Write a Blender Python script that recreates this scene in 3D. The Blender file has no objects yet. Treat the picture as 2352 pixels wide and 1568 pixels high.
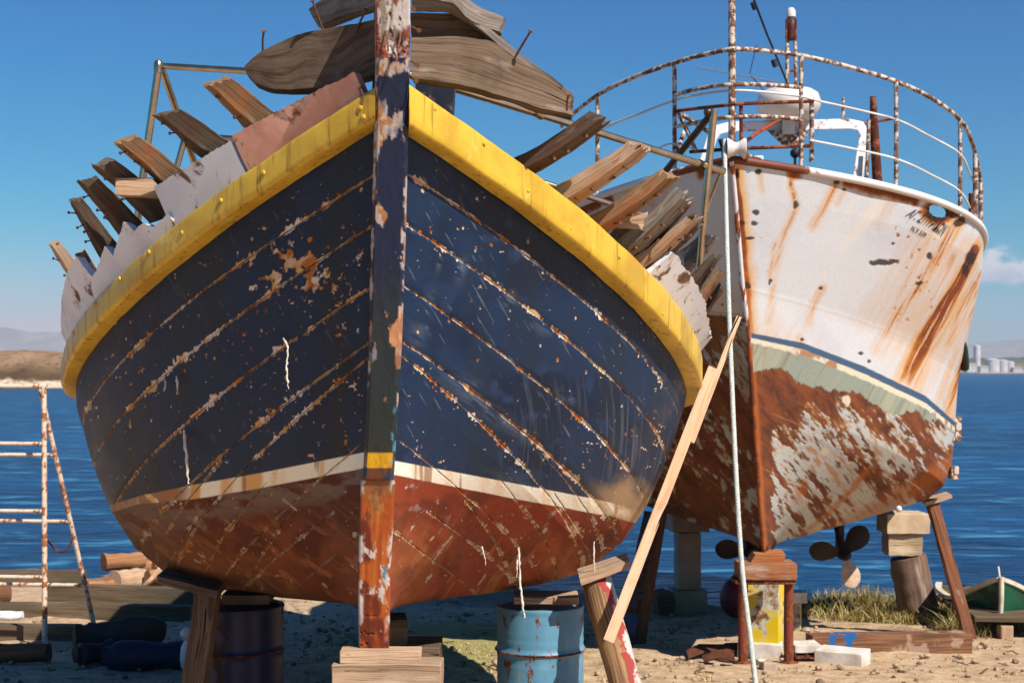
import bpy, math, random
import numpy as np
from mathutils import Vector, Matrix
R = math.radians
rnd = random.Random(7)
scn = bpy.context.scene
COL = scn.collection
# ------------------------------------------------------------------ camera model (used to lay the place out to real depth)
F = 3267.0; H = 850.0; HC = 2.4; CX = 1176.0
def P(x, y, Y):
    return Vector(((x - CX) / F * Y, Y, HC - (y - H) / F * Y))
def proj(X, Y, Z):
    return CX + X / Y * F, H - (Z - HC) / Y * F
def lin(h):
    h = h.lstrip('#'); c = [int(h[i:i + 2], 16) / 255 for i in (0, 2, 4)]
    return tuple(v / 12.92 if v <= .04045 else ((v + .055) / 1.055) ** 2.4 for v in c)
# ------------------------------------------------------------------ numpy noise
def _h(xi, yi, seed):
    n = (xi.astype(np.int64) * 374761393 + yi.astype(np.int64) * 668265263 + seed * 974634777) & 0xffffffff
    n = ((n ^ (n >> 13)) * 1274126177) & 0xffffffff
    n = n ^ (n >> 16)
    return (n & 0xffff) / 65535.0
def vn(x, y, seed=0):
    x = np.asarray(x, float); y = np.asarray(y, float)
    xi = np.floor(x); yi = np.floor(y); fx = x - xi; fy = y - yi
    fx = fx * fx * (3 - 2 * fx); fy = fy * fy * (3 - 2 * fy)
    a = _h(xi, yi, seed); b = _h(xi + 1, yi, seed); c = _h(xi, yi + 1, seed); d = _h(xi + 1, yi + 1, seed)
    return (a * (1 - fx) + b * fx) * (1 - fy) + (c * (1 - fx) + d * fx) * fy
def fbm(x, y, seed=0, o=4, g=.5):
    s = 0; a = 1; w = 0
    for i in range(o):
        s = s + a * vn(x * 2 ** i + i * 17.3, y * 2 ** i - i * 9.1, seed + i); w += a; a *= g
    return s / w
def sm(a, b, x):
    t = np.clip((x - a) / (b - a), 0, 1); return t * t * (3 - 2 * t)
def mixc(c, col, m):
    return c + (np.asarray(col) - c) * m[..., None]
def pdist(X, Y, pts):
    """distance to a polyline, and how far along it (0..1)"""
    best = np.full(X.shape, 1e9); al = np.zeros(X.shape)
    L = [0]
    for a, b in zip(pts[:-1], pts[1:]): L.append(L[-1] + math.hypot(b[0] - a[0], b[1] - a[1]))
    for i, (a, b) in enumerate(zip(pts[:-1], pts[1:])):
        dx, dy = b[0] - a[0], b[1] - a[1]; l2 = dx * dx + dy * dy
        k = np.clip(((X - a[0]) * dx + (Y - a[1]) * dy) / l2, 0, 1)
        d = np.hypot(X - a[0] - k * dx, Y - a[1] - k * dy)
        m = d < best; best = np.where(m, d, best); al = np.where(m, (L[i] + k * math.sqrt(l2)) / L[-1], al)
    return best, al
# ------------------------------------------------------------------ objects
def thing(name, label, cat, loc=(0, 0, 0), group=None):
    o = bpy.data.objects.new(name, None); COL.objects.link(o); o.location = loc
    o.empty_display_size = .2
    o['label'] = label; o['category'] = cat
    if group: o['group'] = group
    return o
def tag(o, label=None, cat=None, group=None, kind=None):
    if label: o['label'] = label
    if cat: o['category'] = cat
    if group: o['group'] = group
    if kind: o['kind'] = kind
    return o
WLOC = {}
def link(name, me, parent=None, mat=None, origin=None):
    """verts are in world space; the object's origin goes to the mesh centre"""
    n = len(me.vertices); co = np.empty(n * 3); me.vertices.foreach_get('co', co); co = co.reshape(-1, 3)
    c = (co.min(0) + co.max(0)) / 2 if origin is None else np.array(origin)
    if origin is None and parent is None: c[2] = co[:, 2].min()
    me.vertices.foreach_set('co', (co - c).ravel()); me.update()
    o = bpy.data.objects.new(name, me); COL.objects.link(o)
    w = Vector(c); WLOC[o.name] = w
    if parent is not None:
        o.parent = parent; o.location = w - WLOC.get(parent.name, parent.location)
    else: o.location = w
    if mat: me.materials.append(mat)
    return o
def finish(me, smooth):
    if smooth:
        me.polygons.foreach_set('use_smooth', np.ones(len(me.polygons), bool))
        if smooth < 180: me.set_sharp_from_angle(angle=R(smooth))
class MB:
    def __init__(s): s.v = []; s.f = []; s.uv = []
    def loft(s, secs, cap=True, closed=True, u0=0):
        secs = [[Vector(p) for p in q] for q in secs]; n = len(secs); k = len(secs[0]); b = len(s.v); u = u0; U = []
        for i, q in enumerate(secs):
            if i: u += (sum(q, Vector()) / k - sum(secs[i - 1], Vector()) / k).length
            U.append(u); s.v += q
        per = [0]
        for j in range(k): per.append(per[-1] + (secs[0][j] - secs[0][(j + 1) % k]).length)
        for i in range(n - 1):
            for j in range(k if closed else k - 1):
                j2 = (j + 1) % k
                s.f.append((b + i * k + j, b + i * k + j2, b + (i + 1) * k + j2, b + (i + 1) * k + j))
                s.uv.append(((U[i], per[j]), (U[i], per[j + 1]), (U[i + 1], per[j + 1]), (U[i + 1], per[j])))
        if cap:
            for i, rev in ((0, True), (n - 1, False)):
                ids = list(range(b + i * k, b + i * k + k)); q = secs[i]; c = sum(q, Vector()) / k
                uv = [(U[i] + 7 + (p - c).length * .3, per[j] + 3.3) for j, p in enumerate(q)]
                if rev: ids = ids[::-1]; uv = uv[::-1]
                s.f.append(tuple(ids)); s.uv.append(tuple(uv))
        return s
    def tube(s, path, r, k=8, cap=True):
        path = [Vector(p) for p in path]; secs = []; n = len(path)
        t0 = (path[1] - path[0]).normalized(); x = t0.orthogonal().normalized()
        for i, p in enumerate(path):
            t = (path[min(i + 1, n - 1)] - path[max(i - 1, 0)]).normalized()
            x = (x - t * x.dot(t)).normalized(); y = t.cross(x)
            rr = r[i] if isinstance(r, (list, tuple)) else r
            secs.append([p + (x * math.cos(2 * math.pi * j / k) + y * math.sin(2 * math.pi * j / k)) * rr for j in range(k)])
        return s.loft(secs, cap)
    def box(s, c, sz, rot=None, rotz=0, n=1, taper=1):
        c = Vector(c); M = rot if rot is not None else Matrix.Rotation(rotz, 3, 'Z')
        ax = max(range(3), key=lambda i: sz[i]); o = [i for i in range(3) if i != ax]; secs = []
        for i in range(n + 1):
            f = i / n - .5; q = []
            tp = 1 + (taper - 1) * (i / n)
            for a, b2 in ((-1, -1), (1, -1), (1, 1), (-1, 1)):
                v = Vector((0, 0, 0)); v[ax] = f * sz[ax]; v[o[0]] = a * sz[o[0]] / 2 * tp; v[o[1]] = b2 * sz[o[1]] / 2 * tp
                q.append(c + M @ v)
            secs.append(q)
        return s.loft(secs)
    def lathe(s, prof, o, axis=(0, 0, 1), k=24, cap=True):
        o = Vector(o); a = Vector(axis).normalized(); x = a.orthogonal().normalized(); y = a.cross(x)
        return s.loft([[o + a * h + (x * math.cos(2 * math.pi * j / k) + y * math.sin(2 * math.pi * j / k)) * max(r, 1e-4) for j in range(k)] for r, h in prof], cap)
    def ball(s, c, r, k=14, axis=(0, 0, 1), sq=1):
        n = k // 2 + 1
        return s.lathe([(r * math.sin(math.pi * i / n), -r * sq * math.cos(math.pi * i / n)) for i in range(n + 1)], c, axis, k)
    def quad(s, a, b, c, d):
        i = len(s.v); s.v += [Vector(p) for p in (a, b, c, d)]; s.f.append((i, i + 1, i + 2, i + 3)); s.uv.append(((0, 0), (1, 0), (1, 1), (0, 1))); return s
    def jit(s, amp, fr=6, seed=0):
        from mathutils import noise
        for p in s.v:
            p += noise.noise_vector(p * fr + Vector((seed, seed * .7, 0))) * amp
        return s
    def build(s, name, mat, parent=None, smooth=35, bevel=0, seg=2, sub=0):
        me = bpy.data.meshes.new(name); me.from_pydata([tuple(p) for p in s.v], [], s.f)
        ul = me.uv_layers.new(name='UVMap')
        ul.data.foreach_set('uv', np.array([c for q in s.uv for c in q], float).ravel())
        me.validate(); finish(me, smooth)
        o = link(name, me, parent, mat)
        if sub:
            m = o.modifiers.new('sub', 'SUBSURF'); m.levels = m.render_levels = sub
        if bevel:
            m = o.modifiers.new('bev', 'BEVEL'); m.width = bevel; m.segments = seg; m.limit_method = 'ANGLE'; m.angle_limit = R(40)
        return o
def timber(secs, n=10, m=3, amp=.006, fr=7, seed=0, mb=None, ragged=0):
    """sections of 4 corners resampled n along and m across, then roughened"""
    secs = [[Vector(p) for p in q] for q in secs]; S = []
    for i in range(n + 1):
        f = i / n * (len(secs) - 1); a = min(int(f), len(secs) - 2); f -= a
        q = [secs[a][j].lerp(secs[a + 1][j], f) for j in range(4)]; ring = []
        for j in range(4):
            for h in range(m): ring.append(q[j].lerp(q[(j + 1) % 4], h / m))
        S.append(ring)
    if ragged:
        d = (S[-1][0] - S[-2][0]).normalized()
        for p in S[-1]: p += d * rnd.uniform(-ragged, ragged)
    mb = mb or MB(); b = len(mb.v); mb.loft(S)
    from mathutils import noise
    for p in mb.v[b:]:
        p += noise.noise_vector(p * fr + Vector((seed * 3.1, 0, seed))) * amp + noise.noise_vector(p * fr * 4) * amp * .35
    return mb
def grid_mesh(name, X, Y, Z, parent=None, mat=None, col=None, aux=None, keep=None, flip=False, smooth=180):
    n, m = X.shape; co = np.stack([X, Y, Z], -1).reshape(-1, 3)
    i = np.arange(n * m).reshape(n, m)
    q = np.stack([i[:-1, :-1], i[1:, :-1], i[1:, 1:], i[:-1, 1:]], -1)
    if flip: q = q[..., ::-1]
    if keep is not None: q = q[keep]
    q = q.reshape(-1, 4)
    return raw_mesh(name, co, q, parent, mat, None if col is None else col.reshape(-1, 3), None if aux is None else aux.reshape(-1, 3), smooth)
def raw_mesh(name, co, q, parent=None, mat=None, col=None, aux=None, smooth=180):
    me = bpy.data.meshes.new(name)
    me.vertices.add(len(co)); me.vertices.foreach_set('co', np.ascontiguousarray(co, float).ravel())
    me.loops.add(q.size); me.loops.foreach_set('vertex_index', np.ascontiguousarray(q, np.int32).ravel())
    me.polygons.add(len(q)); me.polygons.foreach_set('loop_start', np.arange(0, q.size, q.shape[1], dtype=np.int32))
    me.update(calc_edges=True)
    for nm, a in (('Col', col), ('Aux', aux)):
        if a is not None:
            at = me.attributes.new(nm, 'FLOAT_COLOR', 'POINT')
            at.data.foreach_set('color', np.ascontiguousarray(np.c_[a, np.ones(len(a))], np.float32).ravel())
    finish(me, smooth)
    return link(name, me, parent, mat)
# ------------------------------------------------------------------ materials
class NT:
    def __init__(s, name):
        s.m = bpy.data.materials.new(name); s.m.use_nodes = True; s.t = s.m.node_tree; s.t.nodes.clear()
        s.o = s.t.nodes.new('ShaderNodeOutputMaterial'); s.b = s.n('ShaderNodeBsdfPrincipled'); s.t.links.new(s.b.outputs[0], s.o.inputs[0])
    def n(s, ty, **k):
        d = s.t.nodes.new(ty)
        for a, v in k.items(): setattr(d, a, v)
        return d
    def put(s, sock, v):
        if isinstance(v, bpy.types.NodeSocket): s.t.links.new(v, sock)
        elif isinstance(v, (tuple, list)) and len(v) == 3 and sock.type == 'RGBA': sock.default_value = (*v, 1)
        else: sock.default_value = v
    def set(s, **k):
        for a, v in k.items(): s.put(s.b.inputs[a.replace('_', ' ')], v)
        return s
    def math(s, op, a, b=0.0, c=None, clamp=False):
        d = s.n('ShaderNodeMath', operation=op, use_clamp=clamp); s.put(d.inputs[0], a); s.put(d.inputs[1], b)
        if c is not None: s.put(d.inputs[2], c)
        return d.outputs[0]
    def mix(s, f, a, b, mode='MIX'):
        d = s.n('ShaderNodeMix', data_type='RGBA', blend_type=mode); s.put(d.inputs[0], f); s.put(d.inputs[6], a); s.put(d.inputs[7], b); return d.outputs[2]
    def co(s, k='Object'): return s.n('ShaderNodeTexCoord').outputs[k]
    def pos(s): return s.n('ShaderNodeNewGeometry').outputs['Position']
    def map(s, v, sc=(1, 1, 1), rot=(0, 0, 0)):
        d = s.n('ShaderNodeMapping'); s.put(d.inputs[0], v); d.inputs['Scale'].default_value = sc; d.inputs['Rotation'].default_value = rot; return d.outputs[0]
    def noise(s, v, sc=5, det=4, ro=.55, dist=0):
        d = s.n('ShaderNodeTexNoise'); s.put(d.inputs['Vector'], v); d.inputs['Scale'].default_value = sc; d.inputs['Detail'].default_value = det
        d.inputs['Roughness'].default_value = ro; d.inputs['Distortion'].default_value = dist; return d.outputs[0]
    def step(s, x, a, b):
        d = s.n('ShaderNodeMapRange', interpolation_type='SMOOTHSTEP'); s.put(d.inputs[0], x); s.put(d.inputs[1], a); s.put(d.inputs[2], b); return d.outputs[0]
    def attr(s, nm): return s.n('ShaderNodeAttribute', attribute_name=nm).outputs
    def bump(s, h, st=.3, di=.01, nrm=None):
        d = s.n('ShaderNodeBump'); d.inputs['Strength'].default_value = st; d.inputs['Distance'].default_value = di; s.put(d.inputs['Height'], h)
        if nrm is not None: s.put(d.inputs['Normal'], nrm)
        s.put(s.b.inputs['Normal'], d.outputs[0]); return d.outputs[0]
def painted(name, bump=.25, spec=.5, nscale=90, var=.25):
    """colour and roughness stored on the mesh, fine grain from noise"""
    t = NT(name); c = t.attr('Col')['Color']; a = t.attr('Aux')
    nz = t.noise(t.co(), nscale, 3); f = t.math('MULTIPLY_ADD', nz, var * 2, 1 - var)
    d = t.n('ShaderNodeVectorMath', operation='SCALE'); t.put(d.inputs[0], c); t.put(d.inputs['Scale'], f)
    sx = t.n('ShaderNodeSeparateColor'); t.put(sx.inputs[0], a['Color'])
    h = t.math('ADD', t.math('MULTIPLY', sx.outputs[1], 1.0), t.math('MULTIPLY', nz, .25))
    t.set(Base_Color=d.outputs[0], Roughness=sx.outputs[0], Specular_IOR_Level=spec); t.bump(h, bump, .006)
    return t.m
def big_(t, ob, sc): return t.noise(ob, 1.7 * sc, 3)
def wood(name, c1, c2, c3, sc=1.0, bump=.5, rust=0, rough=.85, stain=None, light=None):
    t = NT(name); uv = t.co('UV'); ob = t.co()
    w = t.noise(uv, 1.3 * sc, 2); v = t.n('ShaderNodeVectorMath', operation='ADD'); t.put(v.inputs[0], uv)
    sw = t.n('ShaderNodeCombineXYZ'); t.put(sw.inputs[1], t.math('MULTIPLY', w, .12)); t.put(v.inputs[1], sw.outputs[0])
    g = t.noise(t.map(v.outputs[0], (1.6 * sc, 85 * sc, 1)), 1, 5, .7); g2 = t.noise(t.map(v.outputs[0], (1.0 * sc, 13 * sc, 1)), 1, 3)
    big = t.noise(ob, 3.2 * sc, 4)
    wv = t.n('ShaderNodeTexWave', wave_type='BANDS', bands_direction='Y'); t.put(wv.inputs['Vector'], t.map(v.outputs[0], (.55, 1, 1))); wv.inputs['Scale'].default_value = 44 * sc; wv.inputs['Distortion'].default_value = 4.5; wv.inputs['Detail'].default_value = 2; wv.inputs['Detail Scale'].default_value = .35
    c = t.mix(t.step(g2, .35, .68), lin(c1), lin(c2)); c = t.mix(t.math('MULTIPLY', t.step(g, .52, .36), .75), c, lin(c3)); c = t.mix(t.math('MULTIPLY', t.math('MULTIPLY', t.step(wv.outputs['Fac'], .45, .1), t.step(big_(t, ob, sc), .45, .6)), .25), c, lin(c3))
    c = t.mix(t.math('MULTIPLY', t.step(big, .52, .7), .55), c, lin(stain or c3))
    c = t.mix(t.math('MULTIPLY', t.step(t.noise(t.map(v.outputs[0], (1.2, 4, 1)), 2.2 * sc, 4, .6), .54, .70), .6), c, lin(light or 'b4a696'))
    crack = t.step(t.noise(t.map(v.outputs[0], (1.1 * sc, 30 * sc, 1)), 1.7, 2, .5), .335, .31)
    c = t.mix(crack, c, lin('160f0a'))
    if rust: c = t.mix(t.math('MULTIPLY', t.step(t.noise(t.map(uv, (3, 14, 1)), 1.6, 3), .68 - .08 * rust, .76 - .08 * rust), .8), c, lin('7a3a12'))
    t.set(Base_Color=c, Roughness=rough, Specular_IOR_Level=.25)
    t.bump(t.math('SUBTRACT', t.math('ADD', g, t.math('MULTIPLY', g2, .6)), t.math('MULTIPLY', crack, 1.5)), bump, .006); return t.m
def flaky(name, paint, under, under2, cover=.6, sc=9, rough=.5, bump=.5, stretch=(1, 1, 1), dirt=None, metal=0, runs=0):
    """paint that has come off in patches over another surface"""
    t = NT(name); th = .55 + (cover - .5) * .27; ob = t.map(t.co(), stretch); n1 = t.noise(ob, sc, 6, .62, .3); n2 = t.noise(ob, sc * 3.1, 4); n3 = t.noise(ob, sc * .35, 3)
    m = t.step(t.math('ADD', t.math('MULTIPLY', n1, .75), t.math('MULTIPLY', n3, .35)), th + .012, th - .012)
    u = t.mix(t.step(n2, .35, .65), lin(under), lin(under2)); p = t.mix(t.math('MULTIPLY', t.step(n3, .45, .75), .5), lin(paint), lin(dirt or paint))
    edge = t.step(t.math('ADD', t.math('MULTIPLY', n1, .75), t.math('MULTIPLY', n3, .35)), th + .06, th)
    p = t.mix(t.math('MULTIPLY', edge, .35), p, lin(under))
    if runs:
        rn = t.noise(t.map(t.co(), (22, 22, 1.3)), 1, 4, .6); p = t.mix(t.math('MULTIPLY', t.step(rn, .60, .74), runs), p, lin('b8742a')); p = t.mix(t.math('MULTIPLY', t.step(t.noise(t.co(), 17, 3), .68, .72), runs), p, lin('5a2c12'))
    t.set(Base_Color=t.mix(m, p, u), Roughness=t.math('MULTIPLY_ADD', m, .35, rough), Specular_IOR_Level=.4)
    t.bump(t.math('SUBTRACT', t.math('MULTIPLY', n2, .3), m), bump, .003); return t.m
def plain(name, c1, c2=None, rough=.7, sc=8, bump=.2, metal=0, spec=.4, dist=.006):
    t = NT(name); ob = t.co(); n = t.noise(ob, sc, 5, .6)
    t.set(Base_Color=t.mix(t.step(n, .35, .68), lin(c1), lin(c2 or c1)), Roughness=rough, Metallic=metal, Specular_IOR_Level=spec)
    t.bump(t.noise(ob, sc * 4, 4), bump, dist); return t.m
M = {}
M['hull'] = painted('hull_paint', .55, .24, 120, .22)
M['shipc'] = painted('ship_paint', .4, .4, 40, .12)
M['stemc'] = painted('stem_paint', .7, .4, 110, .25)
M['frame'] = wood('frame_wood', 'a07c58', '7a604a', '3a2a1c', 1, .8, .7, stain='a85c22')
M['frame2'] = wood('frame_wood_pale', 'c4a68a', 'a88c74', '5c4430', 1, .8, .8, stain='b06a2c')
M['frame3'] = wood('frame_wood_dark', '6a5a4a', '4e4036', '201812', 1, 1, .3, stain='5a3018', light='8f8072')
M['grey'] = wood('grey_wood', '9a9086', '7c7066', '40362e', 1, 1, .2, stain='5e4a3a', light='c0b6ac')
M['grey2'] = wood('brown_grey_wood', '7e6a56', '5f4d3c', '2a2018', .8, 1, .3, stain='3c2c20', light='a89a8a')
M['fresh'] = wood('fresh_wood', 'd6b090', 'caa27c', 'a57c54', 1, .25, light='dcb898')
M['beam'] = wood('beam_wood', 'c8a888', 'ae8c6e', '6b4c36', 1, .7, .3, stain='a8806a')
M['post'] = wood('post_wood', '86684a', '6c523a', '34261a', 1, .8, light='9a7e60')
M['oldbeam'] = wood('old_beam_wood', '6f5c46', '5b4d3a', '2c241a', .7, .8, stain='4a4a38', light='8a7a64')
M['rustwood'] = wood('rust_stained_wood', 'b47a4c', '9a5a2c', '5a3018', 1, .7, .8, stain='a0501c', light='c89868')
M['oldbeam2'] = wood('rusty_beam_wood', '7a5238', '66442f', '2f2018', .7, .8, stain='5a3a28', light='94785f')
M['log'] = wood('log_wood', 'a87850', '8c6040', '4a3020', .8, .7, light='b88c64')
M['white'] = flaky('white_wood_paint', 'e4e4e8', '8a6a4c', '6a4a30', .16, 7, .45, .5, dirt='c2bfc4', runs=.8)
M['redp'] = flaky('red_wood_paint', 'e8ae94', 'c09c86', '8a4a34', .3, 10, .6, .6, (1, 1, 1), 'b4604a', runs=.7)
M['rustw'] = flaky('rusty_white_pipe', 'c9c1b6', '5e3824', '7a5236', .5, 20, .5, .5, dirt='b09a80')
M['rust'] = flaky('rusty_pipe', '8a4526', '5a2814', '42200f', .6, 14, .75, .5)
M['ladder'] = flaky('rusty_cream_pipe', 'd6c0a8', 'a8683e', '8a5230', .36, 15, .6, .4)
M['steel'] = plain('stainless_tube', 'c8b698', 'b09c7c', .24, 6, .05, .95)
M['steeld'] = plain('tube_joint', '4a4038', '5a4c40', .4, 6, .05, .8)
M['nail'] = plain('rusty_nail', '7a5236', '5a3620', .7, 60, .3)
M['navy'] = flaky('navy_wood_paint', '10182a', '3a3028', '6a5848', .25, 14, .5, .5)
M['conc'] = plain('concrete', 'b09a84', '9a8672', .9, 5, .5)
M['stone'] = plain('white_stone', 'd8cfc2', 'b8ab9a', .9, 6, .5)
M['rope'] = plain('rope_fibre', 'cfcfc4', 'b4bcb6', .9, 40, .6)
M['strand'] = plain('caulking_cotton', 'e6dccb', 'cdbda6', .95, 60, .8)
M['plast'] = plain('white_plastic', 'dcd8d0', 'cfc8bc', .45, 4, .05)
M['black'] = plain('black_rubber', '15171a', '0e0f11', .6, 20, .2)
M['redb'] = plain('red_plastic', '5c1a1c', '481214', .5, 6, .1)
M['prop'] = plain('propeller_bronze', '2a241c', '3a3022', .55, 10, .2, .3)
M['propl'] = plain('propeller_bare_blade', 'c8a88a', 'b09078', .7, 16, .3)
M['yelb'] = flaky('yellow_steel', 'd9b81a', 'c8c4b0', '7a4a1a', .42, 5, .5, .4)
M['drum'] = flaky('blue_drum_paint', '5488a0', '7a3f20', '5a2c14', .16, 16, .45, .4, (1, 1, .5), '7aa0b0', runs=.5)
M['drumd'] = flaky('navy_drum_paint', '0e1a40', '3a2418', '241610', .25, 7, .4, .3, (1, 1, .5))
M['tarp'] = plain('grey_tarp', '34322e', '24221e', .8, 6, .5, dist=.02)
M['tarpb'] = plain('blue_tarp', '0b1e3a', '071428', .6, 6, .5, dist=.02)
M['green'] = flaky('green_boat_paint', '1f5a40', '17402c', '3a3a24', .3, 5, .5, .3)
M['cream'] = plain('cream_paint', 'd8cdb6', 'c2b298', .6, 9, .2)
M['letter'] = plain('black_lettering', '23211f', '3a3026', .6, 20, .1)
M['rustf'] = plain('rust_scrap', '6a3a20', '4a2614', .9, 12, .5)
M['greenp'] = flaky('green_plank_paint', '5a6a58', '7a6a50', '5a4a38', .4, 8, .7, .4)
# ------------------------------------------------------------------ ground, water, far shore
WL = -.65
def gz0(X, Y):
    sh = np.clip((np.asarray(X, float) + 5) * .36, 0, 4.2) * sm(13, 18, np.asarray(Y, float))
    return np.interp(Y + sh, [-30, 4, 9, 12, 14, 17, 20, 22, 25, 34, 60], [.6, .1, 0, -.15, -.3, -.46, -.6, -.67, -.85, -1.6, -5])
def gz(x, y): return float(gz0(x, y))
def axis_pts(lo, hi, a, b, d, far):
    c = np.arange(a, b, d); l = a - np.cumsum(d * 1.18 ** np.arange(1, 80)); r = b + np.cumsum(d * 1.18 ** np.arange(0, 80))
    return np.r_[l[l > lo][::-1], c, r[r < hi]]
gx = axis_pts(-70, 70, -8.5, 8.5, .055, 0); gy = axis_pts(-30, 55, 5.5, 23, .055, 0)
GX, GY = np.meshgrid(gx, gy, indexing='ij')
GZ = gz0(GX, GY) + (fbm(GX * 1.1, GY * 1.1, 3, 4) - .5) * .09 + (fbm(GX * 6, GY * 6, 9, 3) - .5) * .035 * sm(.35, .6, vn(GX * .8, GY * .8, 5))
t = NT('sandy_ground'); p = t.pos()
n1 = t.noise(p, .9, 5, .6); n2 = t.noise(p, 7, 6, .7); n3 = t.noise(p, 38, 4, .7)
c = t.mix(t.step(n2, .38, .66), lin('ccae8b'), lin('ab8b68')); c = t.mix(t.math('MULTIPLY', t.step(n3, .55, .72), .7), c, lin('dcc6a8'))
c = t.mix(t.math('MULTIPLY', t.step(n3, .42, .3), .7), c, lin('70563e'))
sx = t.n('ShaderNodeSeparateXYZ'); t.put(sx.inputs[0], p)
def blob(cx, cy, rx, ry):
    a = t.math('POWER', t.math('DIVIDE', t.math('SUBTRACT', sx.outputs[0], cx), rx), 2); b = t.math('POWER', t.math('DIVIDE', t.math('SUBTRACT', sx.outputs[1], cy), ry), 2)
    return t.math('SUBTRACT', 1.0, t.math('ADD', a, b))
gm = t.step(t.math('ADD', blob(-.55, 14.2, 1.5, 2.6), t.math('MULTIPLY', t.math('SUBTRACT', n2, .5), 2.6)), .1, .75)
c = t.mix(t.math('MULTIPLY', gm, .75), c, t.mix(t.step(n3, .35, .65), lin('a8a060'), lin('7c7c3c')))
c = t.mix(t.math('MULTIPLY', t.step(t.noise(p, 1.4, 4, .6), .56, .68), .5), c, lin('6a543e')); c = t.mix(t.math('MULTIPLY', t.step(t.noise(p, 95, 3, .7), .60, .68), .6), c, lin('5a4632'))
wet = t.step(sx.outputs[2], WL + .1, WL + .0)
c = t.mix(t.math('MULTIPLY', wet, .6), c, lin('4a3c2c'))
t.set(Base_Color=c, Roughness=.95, Specular_IOR_Level=.15); t.bump(t.math('ADD', t.math('MULTIPLY', n2, 1.0), t.math('MULTIPLY', n3, .6)), .7, .03)
tag(grid_mesh('ground', GX, GY, GZ, None, t.m), kind='structure')
# water: one sheet, wind ripples as bump, their bright and dark reflections painted into the colour
t = NT('sea_water'); p = t.pos()
w1 = t.noise(t.map(p, (.5, 1.25, 1)), 1.2, 3, .6, .5); w2 = t.noise(t.map(p, (.06, .22, 1)), 1, 4, .6)
w3 = t.noise(t.map(p, (1.2, 3.6, 1)), 1.6, 3, .6)
c = t.mix(t.step(w2, .35, .7), lin('06355a'), lin('094a76'))
c = t.mix(t.math('MULTIPLY', t.step(w1, .53, .70), .75), c, lin('448cac'))
c = t.mix(t.math('MULTIPLY', t.step(w1, .47, .34), .8), c, lin('04243f'))
t.set(Base_Color=c, Roughness=.3, IOR=1.33, Specular_IOR_Level=.10)
hh = t.math('ADD', t.math('MULTIPLY', w1, 1.0), t.math('MULTIPLY', w3, .35)); t.bump(hh, 1.0, .22)
mb = MB(); mb.quad((-7000, 14, WL), (7000, 14, WL), (7000, 9000, WL), (-7000, 9000, WL))
tag(mb.build('sea_water', t.m, None, 0), kind='structure')
def ridge(name, x0, x1, Y, prof, depth, mat, nx=160, ny=24, amp=.25, seed=0):
    """land rising from the water: heights along X from prof, rounded back over depth"""
    xs = np.linspace(x0, x1, nx); v = np.linspace(0, 1, ny); A, B = np.meshgrid(xs, v, indexing='ij')
    hh = np.interp(A, [q[0] for q in prof], [q[1] for q in prof])
    sc = 6.0 / max(q[1] for q in prof)
    hh = hh * (1 + amp * (fbm(A * sc * .12, A * 0, seed, 4) - .5))
    Z = WL - .4 + hh * np.interp(B, [0, .08, .45, .7, 1], [0, .12, .95, 1, .8]) * (1 + amp * 1.2 * (fbm(A * sc * .25, B * 9, seed + 4, 5) - .5) * sm(0, .3, B))
    return grid_mesh(name, A, Y + B * depth + (fbm(A * sc * .15, B * 3, seed + 9, 3) - .5) * depth * .2, Z, None, mat)
def landmat(name, cols, sc, zl):
    t = NT(name); p = t.pos(); s2 = t.n('ShaderNodeSeparateXYZ'); t.put(s2.inputs[0], p); z = s2.outputs[2]
    n = t.noise(t.map(p, (1, .4, 2.2)), sc, 5, .65); n2 = t.noise(p, sc * 4, 4, .7); zz = t.math('ADD', z, t.math('MULTIPLY', t.math('SUBTRACT', n, .5), zl[3]))
    c = t.mix(t.step(zz, zl[0], zl[1]), lin(cols[0]), lin(cols[1])); c = t.mix(t.step(zz, zl[1] * 1.2, zl[2]), c, lin(cols[2]))
    c = t.mix(t.math('MULTIPLY', t.step(n2, .5, .62), .6), c, lin(cols[3]))
    t.set(Base_Color=c, Roughness=1.0, Specular_IOR_Level=0.0); return t.m
m_isl = landmat('scrub_bluff', ('d8bfa0', '5a452c', '94765a', '3c301e'), .16, (.3, 1.0, 4.6, 3.2))
tag(ridge('near_shore_hill', -520, -18, 245, [(-520, 4), (-200, 6.2), (-120, 6.9), (-80, 7.0), (-50, 6.4), (-18, 2)], 60, m_isl, 400, 40, .16, 3), kind='structure')
m_far = landmat('dry_mountain', ('a08c74', '8a7a66', '7a6c5e', 'a8937c'), .003, (5, 60, 200, 60))
tag(ridge('far_mountains', -3400, -500, 4600, [(-3400, 150), (-2200, 165), (-1700, 150), (-1560, 142), (-1500, 128), (-1420, 118), (-1200, 90), (-500, 10)], 1200, m_far, 240, 40, .3, 11), kind='structure')
tag(ridge('far_mountains', 300, 3800, 4600, [(300, 12), (1000, 60), (1450, 98), (1500, 102), (1650, 99), (1800, 112), (2400, 150), (3800, 120)], 1200, m_far, 260, 40, .3, 21), kind='structure')
m_low = landmat('green_low_hill', ('c09a78', '8a7458', '50563a', '6a6244'), .02, (1, 5, 12, 5))
tag(ridge('low_shore_hill', 300, 1200, 1420, [(300, 5), (420, 6), (455, 7), (480, 11), (520, 16), (700, 20), (1200, 10)], 260, m_low, 220, 30, .3, 31), kind='structure')
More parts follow.
